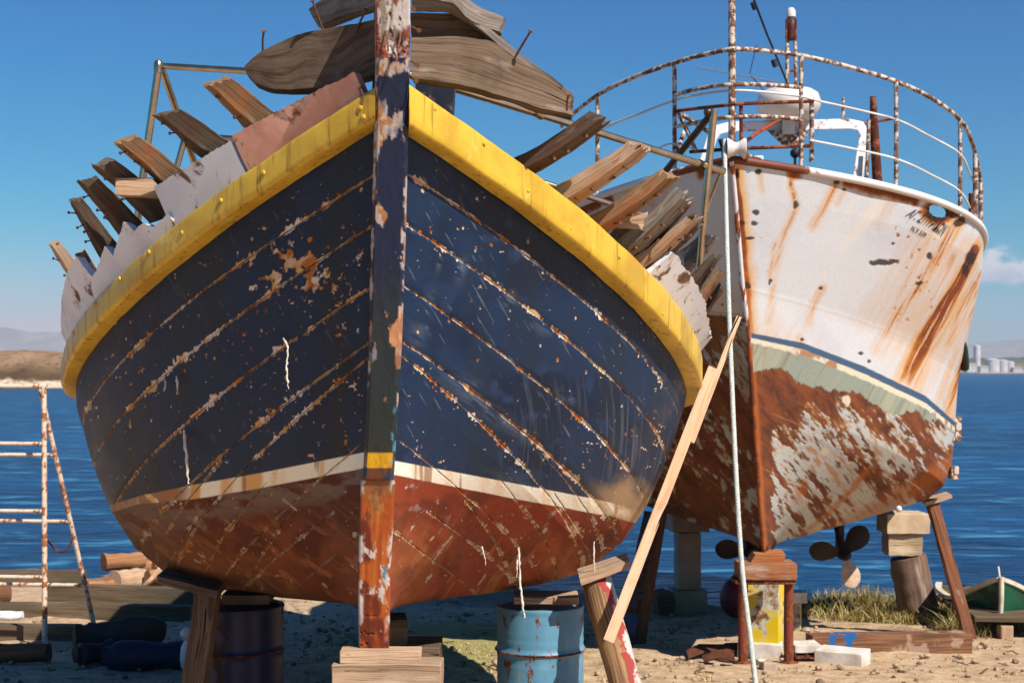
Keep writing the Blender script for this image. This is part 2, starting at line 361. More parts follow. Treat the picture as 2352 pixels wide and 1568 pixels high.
# white tanks and sheds of the far port
m_tank = plain('tank_paint', 'cfc9c2', 'b8b0a6', .6, .2, 0)
def tank(px, r, h, lab, dome=.12, Y=1405):
    X = (px - CX) / F * Y; rt = thing('storage_tank', lab, 'tank', (X, Y, WL), 'white tanks of the far port')
    MB().lathe([(r, 0), (r, h), (r * 1.02, h), (r * 1.02, h + .3)], (X, Y, WL + 1.2), k=32).build('tank_wall', m_tank, rt, 40)
    MB().lathe([(r, 0), (r * .7, h * dome * .6), (r * .3, h * dome * .9), (.1, h * dome)], (X, Y, WL + 1.5 + h), k=32).build('roof', m_tank, rt, 40)
tank(2279, 7.0, 12.0, 'tallest wide white storage tank on the far right shore')
tank(2303, 5.0, 11.0, 'white storage tank right of the tallest tank on far shore')
tank(2319, 4.5, 9.5, 'lower white storage tank at right end of the far port row')
tank(2244, 3.4, 26, 'slim white silo rising behind the tanks on far right shore', .05, 1435)
def shed(px, w, h, d, lab, Y):
    X = (px - CX) / F * Y; rt = thing('port_shed', lab, 'building', (X, Y, WL), 'low buildings of the far port')
    MB().box((X, Y, WL + 1 + h / 2), (w, d, h)).build('wall', m_tank, rt, 0)
    s_ = []
    for x_ in (-w / 2 - .3, w / 2 + .3): s_.append([(X + x_, Y - d / 2 - .3, WL + 1 + h), (X + x_, Y + d / 2 + .3, WL + 1 + h), (X + x_, Y, WL + 1 + h * 1.3)])
    MB().loft(s_).build('roof', M['conc'], rt, 0)
shed(2228, 9, 7, 10, 'pale shed at the left end of the far port, beside the ship hull', 1400)
shed(2258, 8, 5, 8, 'pale shed in front of the slim silo on far shore', 1395)
shed(2335, 9, 4, 8, 'low pale shed right of the last tank on far shore', 1400)
# ------------------------------------------------------------------ the blue wooden boat
def BYf(z): return 7.55 - (z - .9) * .33
def solve_tab(ys, xs, fY):
    Z = []; X = []
    for y, x in zip(ys, xs):
        z = 2.
        for _ in range(40): z = HC - (y - H) / F * fY(z)
        Z.append(z); X.append((x - CX) / F * fY(z))
    return np.array(Z[::-1]), np.array(X[::-1])
_bz, _bx = solve_tab([-160, 0, 130, 350, 600, 800, 1040, 1100, 1300, 1500], [903, 903, 903, 898, 891, 885, 873, 869, 861, 859], BYf)
def BXs(z): return np.interp(z, _bz, _bx)
BM = np.array([(2.045, 2.36), (2.03, 2.1), (1.99, 1.95), (1.91, 1.7), (1.80, 1.43), (1.65, 1.20), (1.41, 1.0), (1.10, .92), (.68, .855), (.08, .80)])
def arcp(Mx):
    d = np.r_[0, np.cumsum(np.hypot(*np.diff(Mx, axis=0).T))]; return d / d[-1]
BA = arcp(BM); BAX = np.array((-.1045, .9945)); BRT = np.array((.9945, .1045)); BC = np.array((-.87, 9.75))
def blue(t, s, side):
    t = np.asarray(t, float); s = np.asarray(s, float)
    zr = 3.70 + (1.13 - 3.70) * s
    mb = np.interp(s, BA, BM[:, 0]); mz = np.interp(s, BA, BM[:, 1]); tt = np.clip(t, 0, 1)
    pb = np.interp(s, [0, .3, .6, .85, 1], [2.0, 1.9, 1.7, 1.5, 1.4]); pz = np.interp(s, [0, .5, 1], [1.45, 1.35, 1.2])
    b = .07 + (mb - .07) * (1 - (1 - tt) ** pb); z = zr + (mz - zr) * (1 - (1 - tt) ** pz)
    cx = BXs(zr) * (1 - tt) + (BC[0] + .03 * (z - 1.7)) * tt; cy = (BYf(zr) + .10) * (1 - tt) + BC[1] * tt
    e = np.clip(t - 1, 0, None)
    b = b * np.sqrt(np.clip(1 - (e / 1.7) ** 2.5, 0, 1)); z = z + e * e * (.14 - .1 * s) - e * .4 * np.clip(1 - e, 0, 1) * (1 - s * .5)
    cx = cx + BAX[0] * e * 3; cy = cy + BAX[1] * e * 3
    return cx + BRT[0] * side * b, cy + BRT[1] * side * b, z
def bpt(t, s, side): return Vector([float(q) for q in blue(t, s, side)])
def bnorm(t, s, side):
    a = bpt(t + .004, s, side) - bpt(max(t - .004, 0), s, side); b = bpt(t, min(s + .004, 1), side) - bpt(t, max(s - .004, 0), side)
    n = a.cross(b) * side
    n.normalize()
    if n.dot(Vector((BRT[0] * side, BRT[1] * side, 0))) < 0 and n.y > 0: n = -n
    return n
boat = thing('wooden_fishing_boat', 'dark blue wooden boat with yellow rub rail, red bottom and bare broken ribs on blocks', 'boat', (-.8, 8.9, 0))
# ---- planking with its paint
SEAMS = [(.137, .14), (.228, .23), (.342, .345), (.447, .445), (.475, .56), (.64, .65), (.83, .80)]
EXTRA = [(.35, .452, .50), (.30, .56, .62), (.25, .65, .73), (.45, .50, .535), (.15, .735, .70)]
def hull_side(side):
    tn = np.r_[np.linspace(0, 1, 820) ** 1.15 * 1.04, np.linspace(1.04, 2.69, 40)[1:]]; sn = np.linspace(0, 1, 860)
    T, S = np.meshgrid(tn, sn, indexing='ij'); X, Y, Z = blue(T, S, side); x, y = proj(X, Y, Z)
    du = np.r_[0, np.cumsum(np.sqrt(np.diff(X[:, 300]) ** 2 + np.diff(Y[:, 300]) ** 2 + np.diff(Z[:, 300]) ** 2))]
    U = np.repeat(du[:, None], len(sn), 1)
    dv = np.sqrt(np.diff(X, axis=1) ** 2 + np.diff(Y, axis=1) ** 2 + np.diff(Z, axis=1) ** 2); V = np.c_[np.zeros(len(tn)), np.cumsum(dv, 1)]; G = V[:, -1:]
    left = side < 0; sd = 11 if left else 53
    # bands: boot-top found where the hull crosses the painted line
    if left:
        yt = np.interp(x, [150, 250, 320, 440, 600, 835], [1178, 1160, 1138, 1113, 1085, 1038]); yb = np.interp(x, [150, 250, 320, 440, 600, 835], [1196, 1178, 1156, 1146, 1120, 1074])
    else:
        yt = np.interp(x, [910, 1050, 1200, 1400, 1490, 1600], [1058, 1084, 1113, 1152, 1176, 1200]); yb = np.interp(x, [910, 1050, 1200, 1400, 1490, 1600], [1090, 1118, 1148, 1184, 1208, 1230])
    nd = int((tn <= 1.0).sum())
    a1 = y - yt; a2 = y - yb
    st = np.array([sn[np.argmax(a1[i] > 0)] for i in range(nd)]); sb = np.array([sn[np.argmax(a2[i] > 0)] for i in range(nd)])
    st = np.r_[st, np.full(len(tn) - nd, st[-1])][:, None]; sb = np.r_[sb, np.full(len(tn) - nd, sb[-1])][:, None]
    wig = (fbm(U * 6, V * 6, sd, 3) - .5) * .006
    below = sm(-.0015, .0015, S - sb + wig * .3); band = sm(-.0015, .0015, S - st) * (1 - below)
    # ---- paint
    Ux = x / 330; Vx = y / 330; n0 = fbm(Ux * 2.2, Vx * 2.2, sd + 1, 4); n1 = fbm(Ux * 9, Vx * 9, sd + 2, 4); n2 = fbm(Ux * 34, Vx * 34, sd + 3, 3)
    # streaks run down the planks' face: build a coordinate that is constant down the surface in Z (world x,y)
    run = np.arctan2(X - .2, Y) * 60
    st1 = fbm(run * 1.0, Z * .7, sd + 4, 3); st2 = fbm(run * 3.2, Z * 1.1, sd + 5, 3)
    nav = np.array(lin('1a304c')) if not left else np.array(lin('132a47'))  # left side a darker navy: its shade is put into the paint colour
    c = np.ones(X.shape + (3,)) * nav
    c = mixc(c, lin('0c1a30'), sm(.45, .7, n0) * .6)
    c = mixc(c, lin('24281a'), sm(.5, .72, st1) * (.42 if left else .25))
    c = mixc(c, lin('2f4468'), sm(.56, .75, n1) * sm(.4, .7, n0) * (.2 if left else .5))
    aft = sm(.45, .95, T)
    c = mixc(c, lin('231f20') if left else lin('34363c'), aft * (.55 + .4 * (n0 - .5)) * (.7 if left else .5))  # aft tone, again painted darker on the shaded left side
    far = sm(.90, 1.03, T); c = mixc(c, lin('4a565e'), far * sm(.4, .6, n1) * .7); c = mixc(c, lin('8a4a3c'), far * sm(.56, .64, fbm(U * 3, V * 1.2, sd + 60)) * .7)
    # fine slanting brush scratches on the sunny side
    dg = fbm((U + V * .95) * 2.2, (U * .95 - V) * 42, sd + 6, 3)
    c = mixc(c, lin('7d8694'), sm(.60, .78, dg) * sm(.3, .9, T + (n0 - .5)) * (.12 if left else .38))
    rough = np.full(X.shape, .36) + .2 * n1
    # weathered pale scuffs authored on the surface
    if not left:
        for px, py, rx, ry, an, st_ in ((1120, 940, 110, 16, .62, .55), (1095, 890, 40, 12, .6, .45), (1300, 910, 22, 14, .5, .4), (1170, 690, 16, 20, .3, .5), (1060, 620, 10, 26, .2, .5), (1010, 600, 6, 22, .2, .4), (1180, 1120, 60, 18, .6, .35), (985, 700, 12, 30, .3, .3), (1250, 760, 40, 14, .7, .25), (960, 760, 20, 40, .2, .3)):
            dx = (x - px) * math.cos(an) + (y - py) * math.sin(an); dy = -(x - px) * math.sin(an) + (y - py) * math.cos(an)
            c = mixc(c, lin('9aa6b6'), np.exp(-(dx / rx) ** 2 - (dy / ry) ** 2) * sm(.35, .62, fbm(Ux * 4 + Vx * 7, Vx * 26 - Ux * 20, sd + 61, 4)) * st_ * .4)
    # ---- red bottom
    r = np.ones_like(c) * np.array(lin('8a3c22') if not left else lin('5c2a1a'))  # same red both sides, the left painted darker for its shade
    sl = (Ux * .5 + Vx * .86 * (-1 if not left else 1) * -1); ac = Ux * .86 * (1 if left else 1) + Vx * .5   # along / across the slanting wear
    if left: sl, ac = Ux * .8 + Vx * .6, Vx * .8 - Ux * .6
    else: sl, ac = Ux * .6 - Vx * .8, Ux * .8 + Vx * .6
    dn = sm(.02, .22, S - sb)
    r = mixc(r, lin('a86236'), sm(.40, .62, fbm(sl * 3, ac * 4, sd + 20, 4)) * dn * (.7 if not left else .4))
    r = mixc(r, lin('5a241c'), sm(.5, .68, fbm(Ux * 4, Vx * 5, sd + 21, 4)) * .6 * (1 - .6 * dn))
    r = mixc(r, lin('52301e'), sm(.53, .68, fbm(sl * 4, ac * 12, sd + 22, 4)) * .4)
    r = mixc(r, lin('c07e4a'), sm(.58, .72, fbm(sl * 6, ac * 26, sd + 23, 4)) * .4 * dn)
    r = mixc(r, lin('a8968a'), sm(.70, .80, fbm(sl * 9, ac * 22, sd + 24, 4)) * sm(.14, .03, S - sb) * .6)
    r = mixc(r, lin('c4b8aa'), sm(.79, .82, fbm(sl * 9, ac * 20, sd + 25, 4)) * .8)
    if left:
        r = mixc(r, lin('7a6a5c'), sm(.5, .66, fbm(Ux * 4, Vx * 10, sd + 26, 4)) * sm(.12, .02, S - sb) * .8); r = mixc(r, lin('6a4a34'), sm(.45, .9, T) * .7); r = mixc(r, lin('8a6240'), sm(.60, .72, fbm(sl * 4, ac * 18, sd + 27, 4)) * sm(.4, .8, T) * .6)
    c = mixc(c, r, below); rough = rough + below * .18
    # ---- white boot-top, stained
    w = np.ones_like(c) * np.array(lin('f2ecd8'))
    w = mixc(w, lin('d89a34'), sm(.40 if left else .52, .68, fbm(run * 1.8, Z * .5, sd + 30, 3)) * (.85 if left else .3))
    w = mixc(w, lin('8a4a1c'), sm(.66, .74, fbm(run * 3, Z * 2, sd + 31, 3)) * .7)
    if left:
        w = mixc(w, lin('9a6a44'), sm(470, 400, x) * sm(.38, .5, fbm(U * 9, V * 9, sd + 32)))
        w = mixc(w, lin('8a623f'), sm(330, 310, x) * .9)
    else:
        w = mixc(w, lin('b89468'), sm(1385, 1440, x + (n1 - .5) * 160)); 
    c = mixc(c, w, band)
    if not left:   # sanded bare strip above the boot-top at the aft end
        sand = sm(.075, .02, (st - S) + (n1 - .5) * .06) * sm(1330, 1430, x) * (1 - below); c = mixc(c, lin('b08e68'), sand * (1 - band) * .9); 
    # ---- lost paint: seams, fastenings, patches
    chip = np.zeros_like(X); groove = np.zeros_like(X); cn = fbm(Ux * 12, Vx * 12, sd + 40, 5, .6); cn2 = fbm(Ux * 32, Vx * 32, sd + 41, 4, .6)
    vs = fbm(Ux * 1.6, Vx * 1.6, sd + 42, 3); boost = np.zeros_like(X)
    if left:
        for px, py, rr, k in ((660, 650, 75, .2), (700, 640, 90, .12), (815, 520, 45, .13), (795, 540, 30, .1), (800, 890, 30, .28), (730, 930, 26, .2), (600, 935, 26, .16), (640, 860, 60, .05), (830, 760, 50, .1), (780, 690, 60, .08), (560, 760, 50, .06), (690, 560, 60, .07), (770, 1000, 60, .09), (730, 745, 14, .24), (600, 715, 16, .2), (800, 1130, 40, .06), (830, 1000, 50, .08)):
            boost = boost + k * np.exp(-((x - px) ** 2 + ((y - py)) ** 2) / rr ** 2)
    else:
        for px, py, rr, k in ((1225, 770, 30, .16), (1110, 660, 14, .2), (935, 620, 12, .2), (935, 700, 16, .14), (1280, 850, 30, .06), (1390, 1010, 60, .05), (1450, 1060, 40, .08), (1300, 1220, 40, .09), (1360, 1230, 30, .1), (1205, 1300, 30, .14), (930, 900, 14, .1), (1085, 1190, 40, .06), (1190, 1220, 30, .08)):
            boost = boost + k * np.exp(-((x - px) ** 2 + (y - py) ** 2) / rr ** 2)
    wl = (fbm(U * 5, V * 0 + side, sd + 43, 3) - .5) * .010
    curves = [(s0 + (s1 - s0) * np.clip(T, 0, 1.6), T > -1) for s0, s1 in SEAMS]
    for t0, s0, s1 in EXTRA: curves.append((s0 + (s1 - s0) * np.clip((T - t0) / (1 - t0), 0, 1.6) ** .8, T > t0))
    for k, (sc, ok) in enumerate(curves):
        d = np.abs((S - sc) * G + wl) + (~ok) * 9
        act = sm(.42, .68, fbm(U * 3.2 + k * 7.7, V * 0, sd + 44 + k, 3)) + (.35 if left else .12) * sm(.45, .6, fbm(U * 17, V * 0 + k, sd + 90, 2))
        fine = sm(.3, .7, fbm(U * 60, V * 20 + k * 3, sd + 99, 3)); wd = ((.0042 + .0085 * act ** 1.5) if left else (.0054 + .0045 * act)) * (.45 + .9 * fine) * (1 + below * (.2 if left else .9)) * (1.0 if k < 5 else .6) * (.15 + 1.7 * sm(.3, .75, cn)) + boost * .045 * sm(.42, .6, cn)
        chip = np.maximum(chip, sm(-.002, .002, wd - .0015 - d))
        chip = np.maximum(chip, sm(.0015, -.001, d - (.0068 if left else .0052) * (.5 + .8 * fine)) * (.85 - .35 * (k > 4)) * sm(.22, .34, vn(U * 6 + k * 5, V * 0, sd + 120 + k)))
        groove = np.maximum(groove, sm(.0036, .0010, d) * (.4 + .6 * sm(.3, .55, vn(U * 9 + k, V * 0, sd + 70))))
    tq = np.quantile(cn, .9975 if left else .9990); chip = np.maximum(chip, sm(.0, .02, cn + boost - tq))
    tq = np.quantile(cn2, .9955 if left else .9955); chip = np.maximum(chip, sm(.0, .02, cn2 + boost * .45 + (vs - .5) * .15 - tq))
    # fastenings: pairs of nail spots at every frame, on every plank
    seam0 = np.array(sorted([0] + [q[0] for q in SEAMS if q[0] != .475] + [1])); 
    sp = .235; ci = np.floor(U / sp); pl = np.searchsorted(seam0, S.ravel()).reshape(S.shape)
    nails = np.zeros_like(X); runs = np.zeros_like(X)
    for j in range(2):
        for q in (0, 1):
            ju = (ci + .5 + (_h(ci, pl, 5 + j + 3 * q) - .5) * .35) * sp; lo = seam0[np.clip(pl - 1, 0, 7)]; hi = seam0[np.clip(pl, 0, 7)]
            jv = (lo + (hi - lo) * ((.28 if q == 0 else .72) + (_h(ci, pl, 15 + j + 3 * q) - .5) * .3)) * G
            on = _h(ci, pl, 25 + j + 7 * q) < ((.42 if left else .55) if j == 0 else .14) * np.where(S > sb, .35, 1); rd = .004 + .010 * _h(ci, pl, 35 + j + q) ** 2
            d = np.hypot((U - ju) * 1.15, V - jv) + (cn2 - .5) * .012
            nails = np.maximum(nails, on * sm(rd, rd * .6, d))
            runs = np.maximum(runs, on * sm(.02, .0, np.abs(U - ju)) * sm(.0, .02, V - jv) * sm(.3, .0, V - jv))
    c = mixc(c, lin('3a2f18'), runs * .25 * sm(.4, .6, n1) * (1 - below) * (1 - band * .5))
    scr = sm(.0, .02, fbm((Ux * .5 + Vx * .87) * 5, (Ux * .87 - Vx * .5) * 70, sd + 96, 3) - .76) * sm(.5, .62, fbm(Ux * 5, Vx * 5, sd + 97)); c = mixc(c, lin('8a93a0'), scr * (.15 if left else .3) * (1 - below))
    chip = np.maximum(chip, nails)
    if left: chip *= sm(.0, .0004, T + .0)
    cc = np.ones_like(c) * np.array(lin('c89a60' if left else 'd2b088'))
    cc = mixc(cc, lin('c9ab90'), sm(.5 if left else .45, .64, fbm(U * 13, V * 13, sd + 50))); cc = mixc(cc, lin('a8662a'), sm(.52, .62, fbm(U * 9, V * 9, sd + 51)))
    cc = mixc(cc, lin('d8cfc4'), sm(.56, .64, fbm(U * 8, V * 8, sd + 52)) * .8)
    cc = mixc(cc, lin('6a3a1a'), nails * sm(.45, .6, n2) * .8)
    chip = chip * (1 - (.4 if left else .1) * below * (1 - nails) * (S - sb > .02)) * (1 - .7 * band)
    # bare chips, then dark seam grooves with tan caulk
    c = mixc(c, cc, chip)
    gc = np.ones_like(c) * np.array(lin('1c140e')); gc = mixc(gc, lin('a88a66'), sm(.5, .62, fbm(U * 22, V * 22, sd + 55)) * .8)
    c = mixc(c, gc, groove * .9)
    rough = rough + chip * .35
    # surface relief: chips, seam grooves and uneven planks
    hgt = -chip * .0014 - groove * .007 + (n2 - .5) * .0007 + (fbm(U * 2.5, V * 5, sd + 57, 2) - .5) * .006
    fl = np.abs(((S[..., None] - np.array([q[0] for q in SEAMS[:4]])) * G[..., None])).min(-1)
    hgt = hgt - .004 * np.exp(-(fl / .02) ** 2)
    e = 1e-3
    Xa, Ya, Za = blue(T + e, S, side); Xc, Yc, Zc = blue(T, np.clip(S + e, 0, 1), side); Xd, Yd, Zd = blue(T, np.clip(S - e, 0, 1), side)
    A = np.stack([Xa - X, Ya - Y, Za - Z], -1); B = np.stack([Xc - Xd, Yc - Yd, Zc - Zd], -1); N = -np.cross(A, B) * side; N /= np.linalg.norm(N, axis=-1, keepdims=True) + 1e-12
    hgt = hgt * (T < 1.6)
    X = X + N[..., 0] * hgt; Y = Y + N[..., 1] * hgt; Z = Z + N[..., 2] * hgt
    rough = rough + below * .1
    aux = np.stack([np.clip(rough, 0, 1), (1 - chip) * .5 + n2 * .15, X * 0], -1)
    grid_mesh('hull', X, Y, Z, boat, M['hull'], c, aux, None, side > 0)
    return dict(T=T, S=S, x=x, y=y, P=np.stack([X, Y, Z], -1), N=N)
HS = {-1: hull_side(-1), 1: hull_side(1)}
def at_hull(px, py, off=0, HSX=None, side=None, tmax=1.05):
    side = side if side else (-1 if px < 870 else 1); h = (HSX or HS)[side]
    d = (h['x'] - px) ** 2 + (h['y'] - py) ** 2 + (h['T'] > tmax) * 1e9; i = np.unravel_index(np.argmin(d), d.shape)
    return Vector(h['P'][i]) + Vector(h['N'][i]) * off, h['T'][i], h['S'][i]
# ---- stem post: painted in bands, flaking
def stem():
    n = 520; k = 48; ys = np.linspace(-150, 1506, n)
    zt, _ = solve_tab(list(ys), [900] * n, BYf); z = zt[::-1]
    xc = BXs(z); yf = BYf(z)
    hw = np.interp(ys, [-150, 130, 600, 1040, 1095, 1110, 1500], [40, 40, 40, 36, 36, 40, 35]) / F * yf
    a = np.linspace(0, 1, k)                       # across: left back, left edge, face, right edge, right back
    ox = np.interp(a, [0, .22, .26, .74, .78, 1], [-1, -1, -.9, .9, 1, 1]); oy = np.interp(a, [0, .22, .26, .74, .78, 1], [.42, .018, 0, 0, .018, .42])
    Yv, A = np.meshgrid(ys, a, indexing='ij'); w = ox[None, :] * hw[:, None]
    X = xc[:, None] + w * 1.0 + oy[None, :] * BAX[0]; Y = yf[:, None] + oy[None, :]; Z = np.repeat(z[:, None], k, 1)
    V = np.cumsum(np.r_[0, np.abs(np.diff(z))])[:, None] + A * 0; U = (A - .5) * .5
    n1 = fbm(U * 14, V * 9, 71, 5, .6); n2 = fbm(U * 40, V * 30, 72, 4); n3 = fbm(U * 30, V * 3, 73, 4)
    edge = sm(.62, .8, np.abs(ox))[None, :]
    wh = np.ones(X.shape + (3,)) * np.array(lin('c9beb6')); wh = mixc(wh, lin('8a4a34'), sm(.5, .6, n1)); wh = mixc(wh, lin('7a6a5a'), sm(.58, .66, n3) * .8); wh = mixc(wh, lin('5a2c18'), sm(.66, .72, n2))
    ny = np.ones_like(wh) * np.array(lin('14213e')); ny = mixc(ny, lin('26302c'), sm(560, 760, Yv) * .75); ny = mixc(ny, lin('2c3020'), sm(900, 1040, Yv) * .5)
    fl = np.zeros_like(X)
    for py, hy, cx_, hx, k_ in ((292, 46, -.05, .7, .5), (160, 14, -.3, .5, .2), (250, 30, -.7, .5, .3), (190, 60, -.5, .4, .12), (495, 26, -.45, .35, .42), (765, 26, .55, .4, .6), (770, 20, -.9, .12, .3), (500, 400, -.93, .08, .15), (700, 420, .95, .07, .15), (340, 60, -.9, .3, .3), (420, 30, .5, .3, .15), (160, 20, 0, .9, .15), (700, 200, 1.0, .25, .12)):
        fl = fl + k_ * np.exp(-((Yv - py) / hy) ** 2 - ((ox[None, :] - cx_) / hx) ** 2)
    ch = sm(.0, .03, n1 + fl + edge * .10 - .755)
    un = np.ones_like(wh) * np.array(lin('b4a49a')); un = mixc(un, lin('a8703c'), sm(.5, .62, n2)); un = mixc(un, lin('c98a5c'), sm(700, 740, Yv) * sm(820, 790, Yv) * .9); un = mixc(un, lin('3a5a78'), sm(.6, .66, fbm(U * 9, V * 6, 75)) * .6)
    ny = mixc(ny, un, ch)
    yl = np.ones_like(wh) * np.array(lin('d8a41e')); yl = mixc(yl, lin('b87818'), sm(.45, .6, n1) * .5)
    br = np.ones_like(wh) * np.array(lin('6a3a22')); br = mixc(br, lin('2a3a4a'), sm(.55, .6, n1))
    rd = np.ones_like(wh) * np.array(lin('a34c1c')); rd = mixc(rd, lin('bb6426'), sm(.45, .6, n3)); rd = mixc(rd, lin('6a2616'), sm(.52, .64, fbm(U * 8, V * 5, 76, 4)))
    top = sm(1220, 1120, Yv); rd = mixc(rd, lin('a87e4a'), top * sm(.42, .56, n1) * .8); rd = mixc(rd, lin('7a5a3a'), sm(1160, 1110, Yv) * .7)
    mid = np.exp(-((Yv - 1330) / 75) ** 2)
    rd = mixc(rd, lin('c9c0b8'), sm(.0, .04, n1 + mid * .22 + edge * .06 - .78)); rd = mixc(rd, lin('5a8090'), sm(.0, .04, fbm(U * 12, V * 10, 77, 4) + mid * .1 + edge * .06 - .80))
    rd = mixc(rd, lin('3a1c10'), sm(.60, .66, n3) * sm(1380, 1470, Yv)); rd = mixc(rd, lin('d0c6bc'), edge * sm(.5, .56, n1) * sm(1500, 1400, Yv) * .8)
    wob = (n1 - .5) * 20
    c = mixc(wh, ny, sm(132, 134, Yv + 0 * wob)); c = mixc(c, yl, sm(1038, 1041, Yv) * sm(.86, .8, np.abs(ox))[None, :]); c = mixc(c, br, sm(1072, 1074, Yv + wob * .2)); c = mixc(c, rd, sm(1102, 1106, Yv + wob * .3))
    s0 = np.where((Yv > 134) & (Yv < 1038), edge, 0); c = mixc(c, lin('3a4048'), s0 * .35 * sm(.5, .6, n2)); c = mixc(c, lin('4a90a8'), sm(.64, .7, ox)[None, :] * sm(930, 950, Yv) * sm(1070, 1050, Yv) * sm(.42, .5, n1))
    # facing piece: between the bare head and the foot a strip stands proud
    pr = sm(133, 136, Yv) * sm(1104, 1100, Yv) * sm(.84, .80, np.abs(ox))[None, :] * .016
    crack = sm(.012, .0, np.abs(fbm(U * 3, V * 22, 78, 3) - .5)) * sm(1395, 1430, Yv) + sm(.008, 0, np.abs(n3 - .55)) * sm(140, 120, Yv) * .6
    Y = Y - pr - n1 * .006 + crack * .012 - n2 * .002 * sm(1100, 1110, Yv); X = X + (n2 - .5) * .004 * sm(.9, 1, np.abs(ox))[None, :]
    c = mixc(c, lin('120c08'), np.clip(crack, 0, 1) * .9)
    hole = sm(.05, .02, np.hypot((Yv - 95) / 600, U * .5)) ; c = mixc(c, lin('3a1c10'), hole * .6 * sm(.4, .6, n1)); Y = Y + hole * .02
    aux = np.stack([.45 + .4 * (Yv < 134) + .25 * ch, n1, X * 0], -1)
    o = grid_mesh('stem_post', X, Y, Z, boat, M['stemc'], c, np.clip(aux, 0, 1), None, False, 40)
    mb = MB(); t0 = [Vector((X[0, j], Y[0, j], Z[0, j])) for j in (0, 12, 35, 47)]; b0 = [Vector((X[-1, j], Y[-1, j], Z[-1, j])) for j in (0, 12, 35, 47)]
    mb.quad(*t0); mb.quad(*b0[::-1]); mb.quad(Vector(t0[3]), Vector(b0[3]), Vector(b0[0]), Vector(t0[0]))
    mb.build('stem_back', M['post'], boat, 0)
stem()
kb = []
for f in np.linspace(0, 1, 8):
    c = Vector((BXs(.9), BYf(.9), 0)).lerp(Vector((BC[0] + BAX[0] * 3.5, BC[1] + 3.5, 0)), f); zt = 1.14 - .34 * min(1, f * 2) ; zb = .90 - .30 * f
    kb.append([c + Vector((-.075, .06, zt)), c + Vector((.075, .06, zt)), c + Vector((.075, .06, zb)), c + Vector((-.075, .06, zb))])
timber(kb, 20, 3, .004).build('keel', flaky('red_keel_paint', '7a3420', '8a6a4a', '4a2a1a', .3, 8, .6, .5), boat, 30)
# ---- yellow rub rails with stains
t = NT('yellow_rail_paint'); ob = t.co(); n = t.noise(ob, 3, 4); nv = t.noise(t.map(ob, (26, 26, 1.6)), 1, 4, .6); nf = t.noise(ob, 26, 5, .65)
c = t.mix(t.step(n, .4, .65), lin('d4ae36'), lin('bd942a')); c = t.mix(t.math('MULTIPLY', t.step(nv, .53, .70), .7), c, lin('7a5214'))
c = t.mix(t.math('MULTIPLY', t.step(nf, .66, .72), .75), c, lin('5a3210')); c = t.mix(t.math('MULTIPLY', t.step(t.noise(ob, 9, 4), .62, .70), .4), c, lin('e8d27a'))
t.set(Base_Color=c, Roughness=.38, Specular_IOR_Level=.5); t.bump(t.math('ADD', n, t.math('MULTIPLY', nf, .4)), .35, .006); M['yel'] = t.m
def rail_frame(tt, side):
    p = bpt(tt, 0, side); a = bpt(tt + .01, 0, side) - bpt(max(tt - .01, 0), 0, side); a.normalize()
    o = Vector((a.y, -a.x, 0)) * side; o.normalize()
    if o.x * side < -.2: o = -o
    u = a.cross(o); u = u if u.z > 0 else -u
    return p, a, o, u.normalized()
def rail(side):
    secs = []
    for tt in np.r_[np.linspace(.03, 1.2, 120), np.linspace(1.25, 2.5, 18)]:
        p, a, o, u = rail_frame(tt, side); hgt = np.interp(tt, [0, 1], [.13, .145] if side < 0 else [.168, .205])
        pr = [(-.03, .010), (.064, .010), (.074, .006), (.080, -.004), (.082, -.016), (.082, -.05), (.082, -hgt * .5), (.081, -hgt * .75), (.079, -hgt + .016), (.072, -hgt + .004), (.060, -hgt), (-.03, -hgt)]
        ww = 1 + .05 * math.sin(tt * 40 + side) * math.sin(tt * 17)
        ring = [p + o * (q[0] * (1 if q[0] < 0 else ww)) + u * (q[1]) for q in pr]
        if not secs:      # the end is cut along the stem's side
            L3 = Vector((BRT[0] * side, BRT[1] * side, 0)); sc_ = Vector((float(BXs(p.z)), float(BYf(p.z)), 0)); k3 = a.dot(L3); ring = [v - a * (((v - sc_).dot(L3) - .078) / k3) for v in ring]
        secs.append(ring)
    r = MB().loft(secs).jit(.0035, 5, 3).jit(.0015, 22, 8).build('rub_rail', M['yel'], boat, 60)
    if side < 0: r['label'] = 'grimy yellow rub rail'
    return r
RL = {-1: rail(-1), 1: rail(1)}
bolt = MB().lathe([(.0, .012), (.012, .011), (.018, .007), (.02, 0), (.02, -.01)][::-1], (0, 0, 0), k=12)
bolt_me = None
def add_bolt(px, py, side, sc=1.0):
    global bolt_me
    best = min(np.linspace(.01, 1, 300), key=lambda q: abs(proj(*(rail_frame(q, side)[0]))[0] - px))
    p, a, o, u = rail_frame(best, side); hgt = np.interp(best, [0, 1], [.13, .145] if side < 0 else [.168, .205]); p0 = p + o * .082
    lo, hi = proj(*(p0 + u * -.02))[1], proj(*(p0 - u * (hgt - .03)))[1]; f = min(max((py - lo) / (hi - lo), .05), .95); q = p0 - u * (.02 + (hgt - .05) * f)
    if bolt_me is None:
        ob = bolt.build('bolt_head', M['yel']); bolt_me = ob.data; bpy.data.objects.remove(ob)
    ob = bpy.data.objects.new('bolt_head', bolt_me); COL.objects.link(ob); r = RL[side]; ob.parent = r; ob.location = q - WLOC[r.name]; ob.scale = (sc * .7, sc * .7, sc * .42)
    ob.rotation_euler = o.to_track_quat('Z', 'Y').to_euler()
for px, py in ((625, 397), (530, 461), (444, 535), (372, 578), (305, 632), (250, 680), (843, 283), (843, 248), (200, 765)): add_bolt(px, py, -1, 1.0)
for px, py in ((975, 243), (1198, 438), (1296, 524), (1400, 590), (1090, 330), (1500, 720)): add_bolt(px, py, 1, .7)
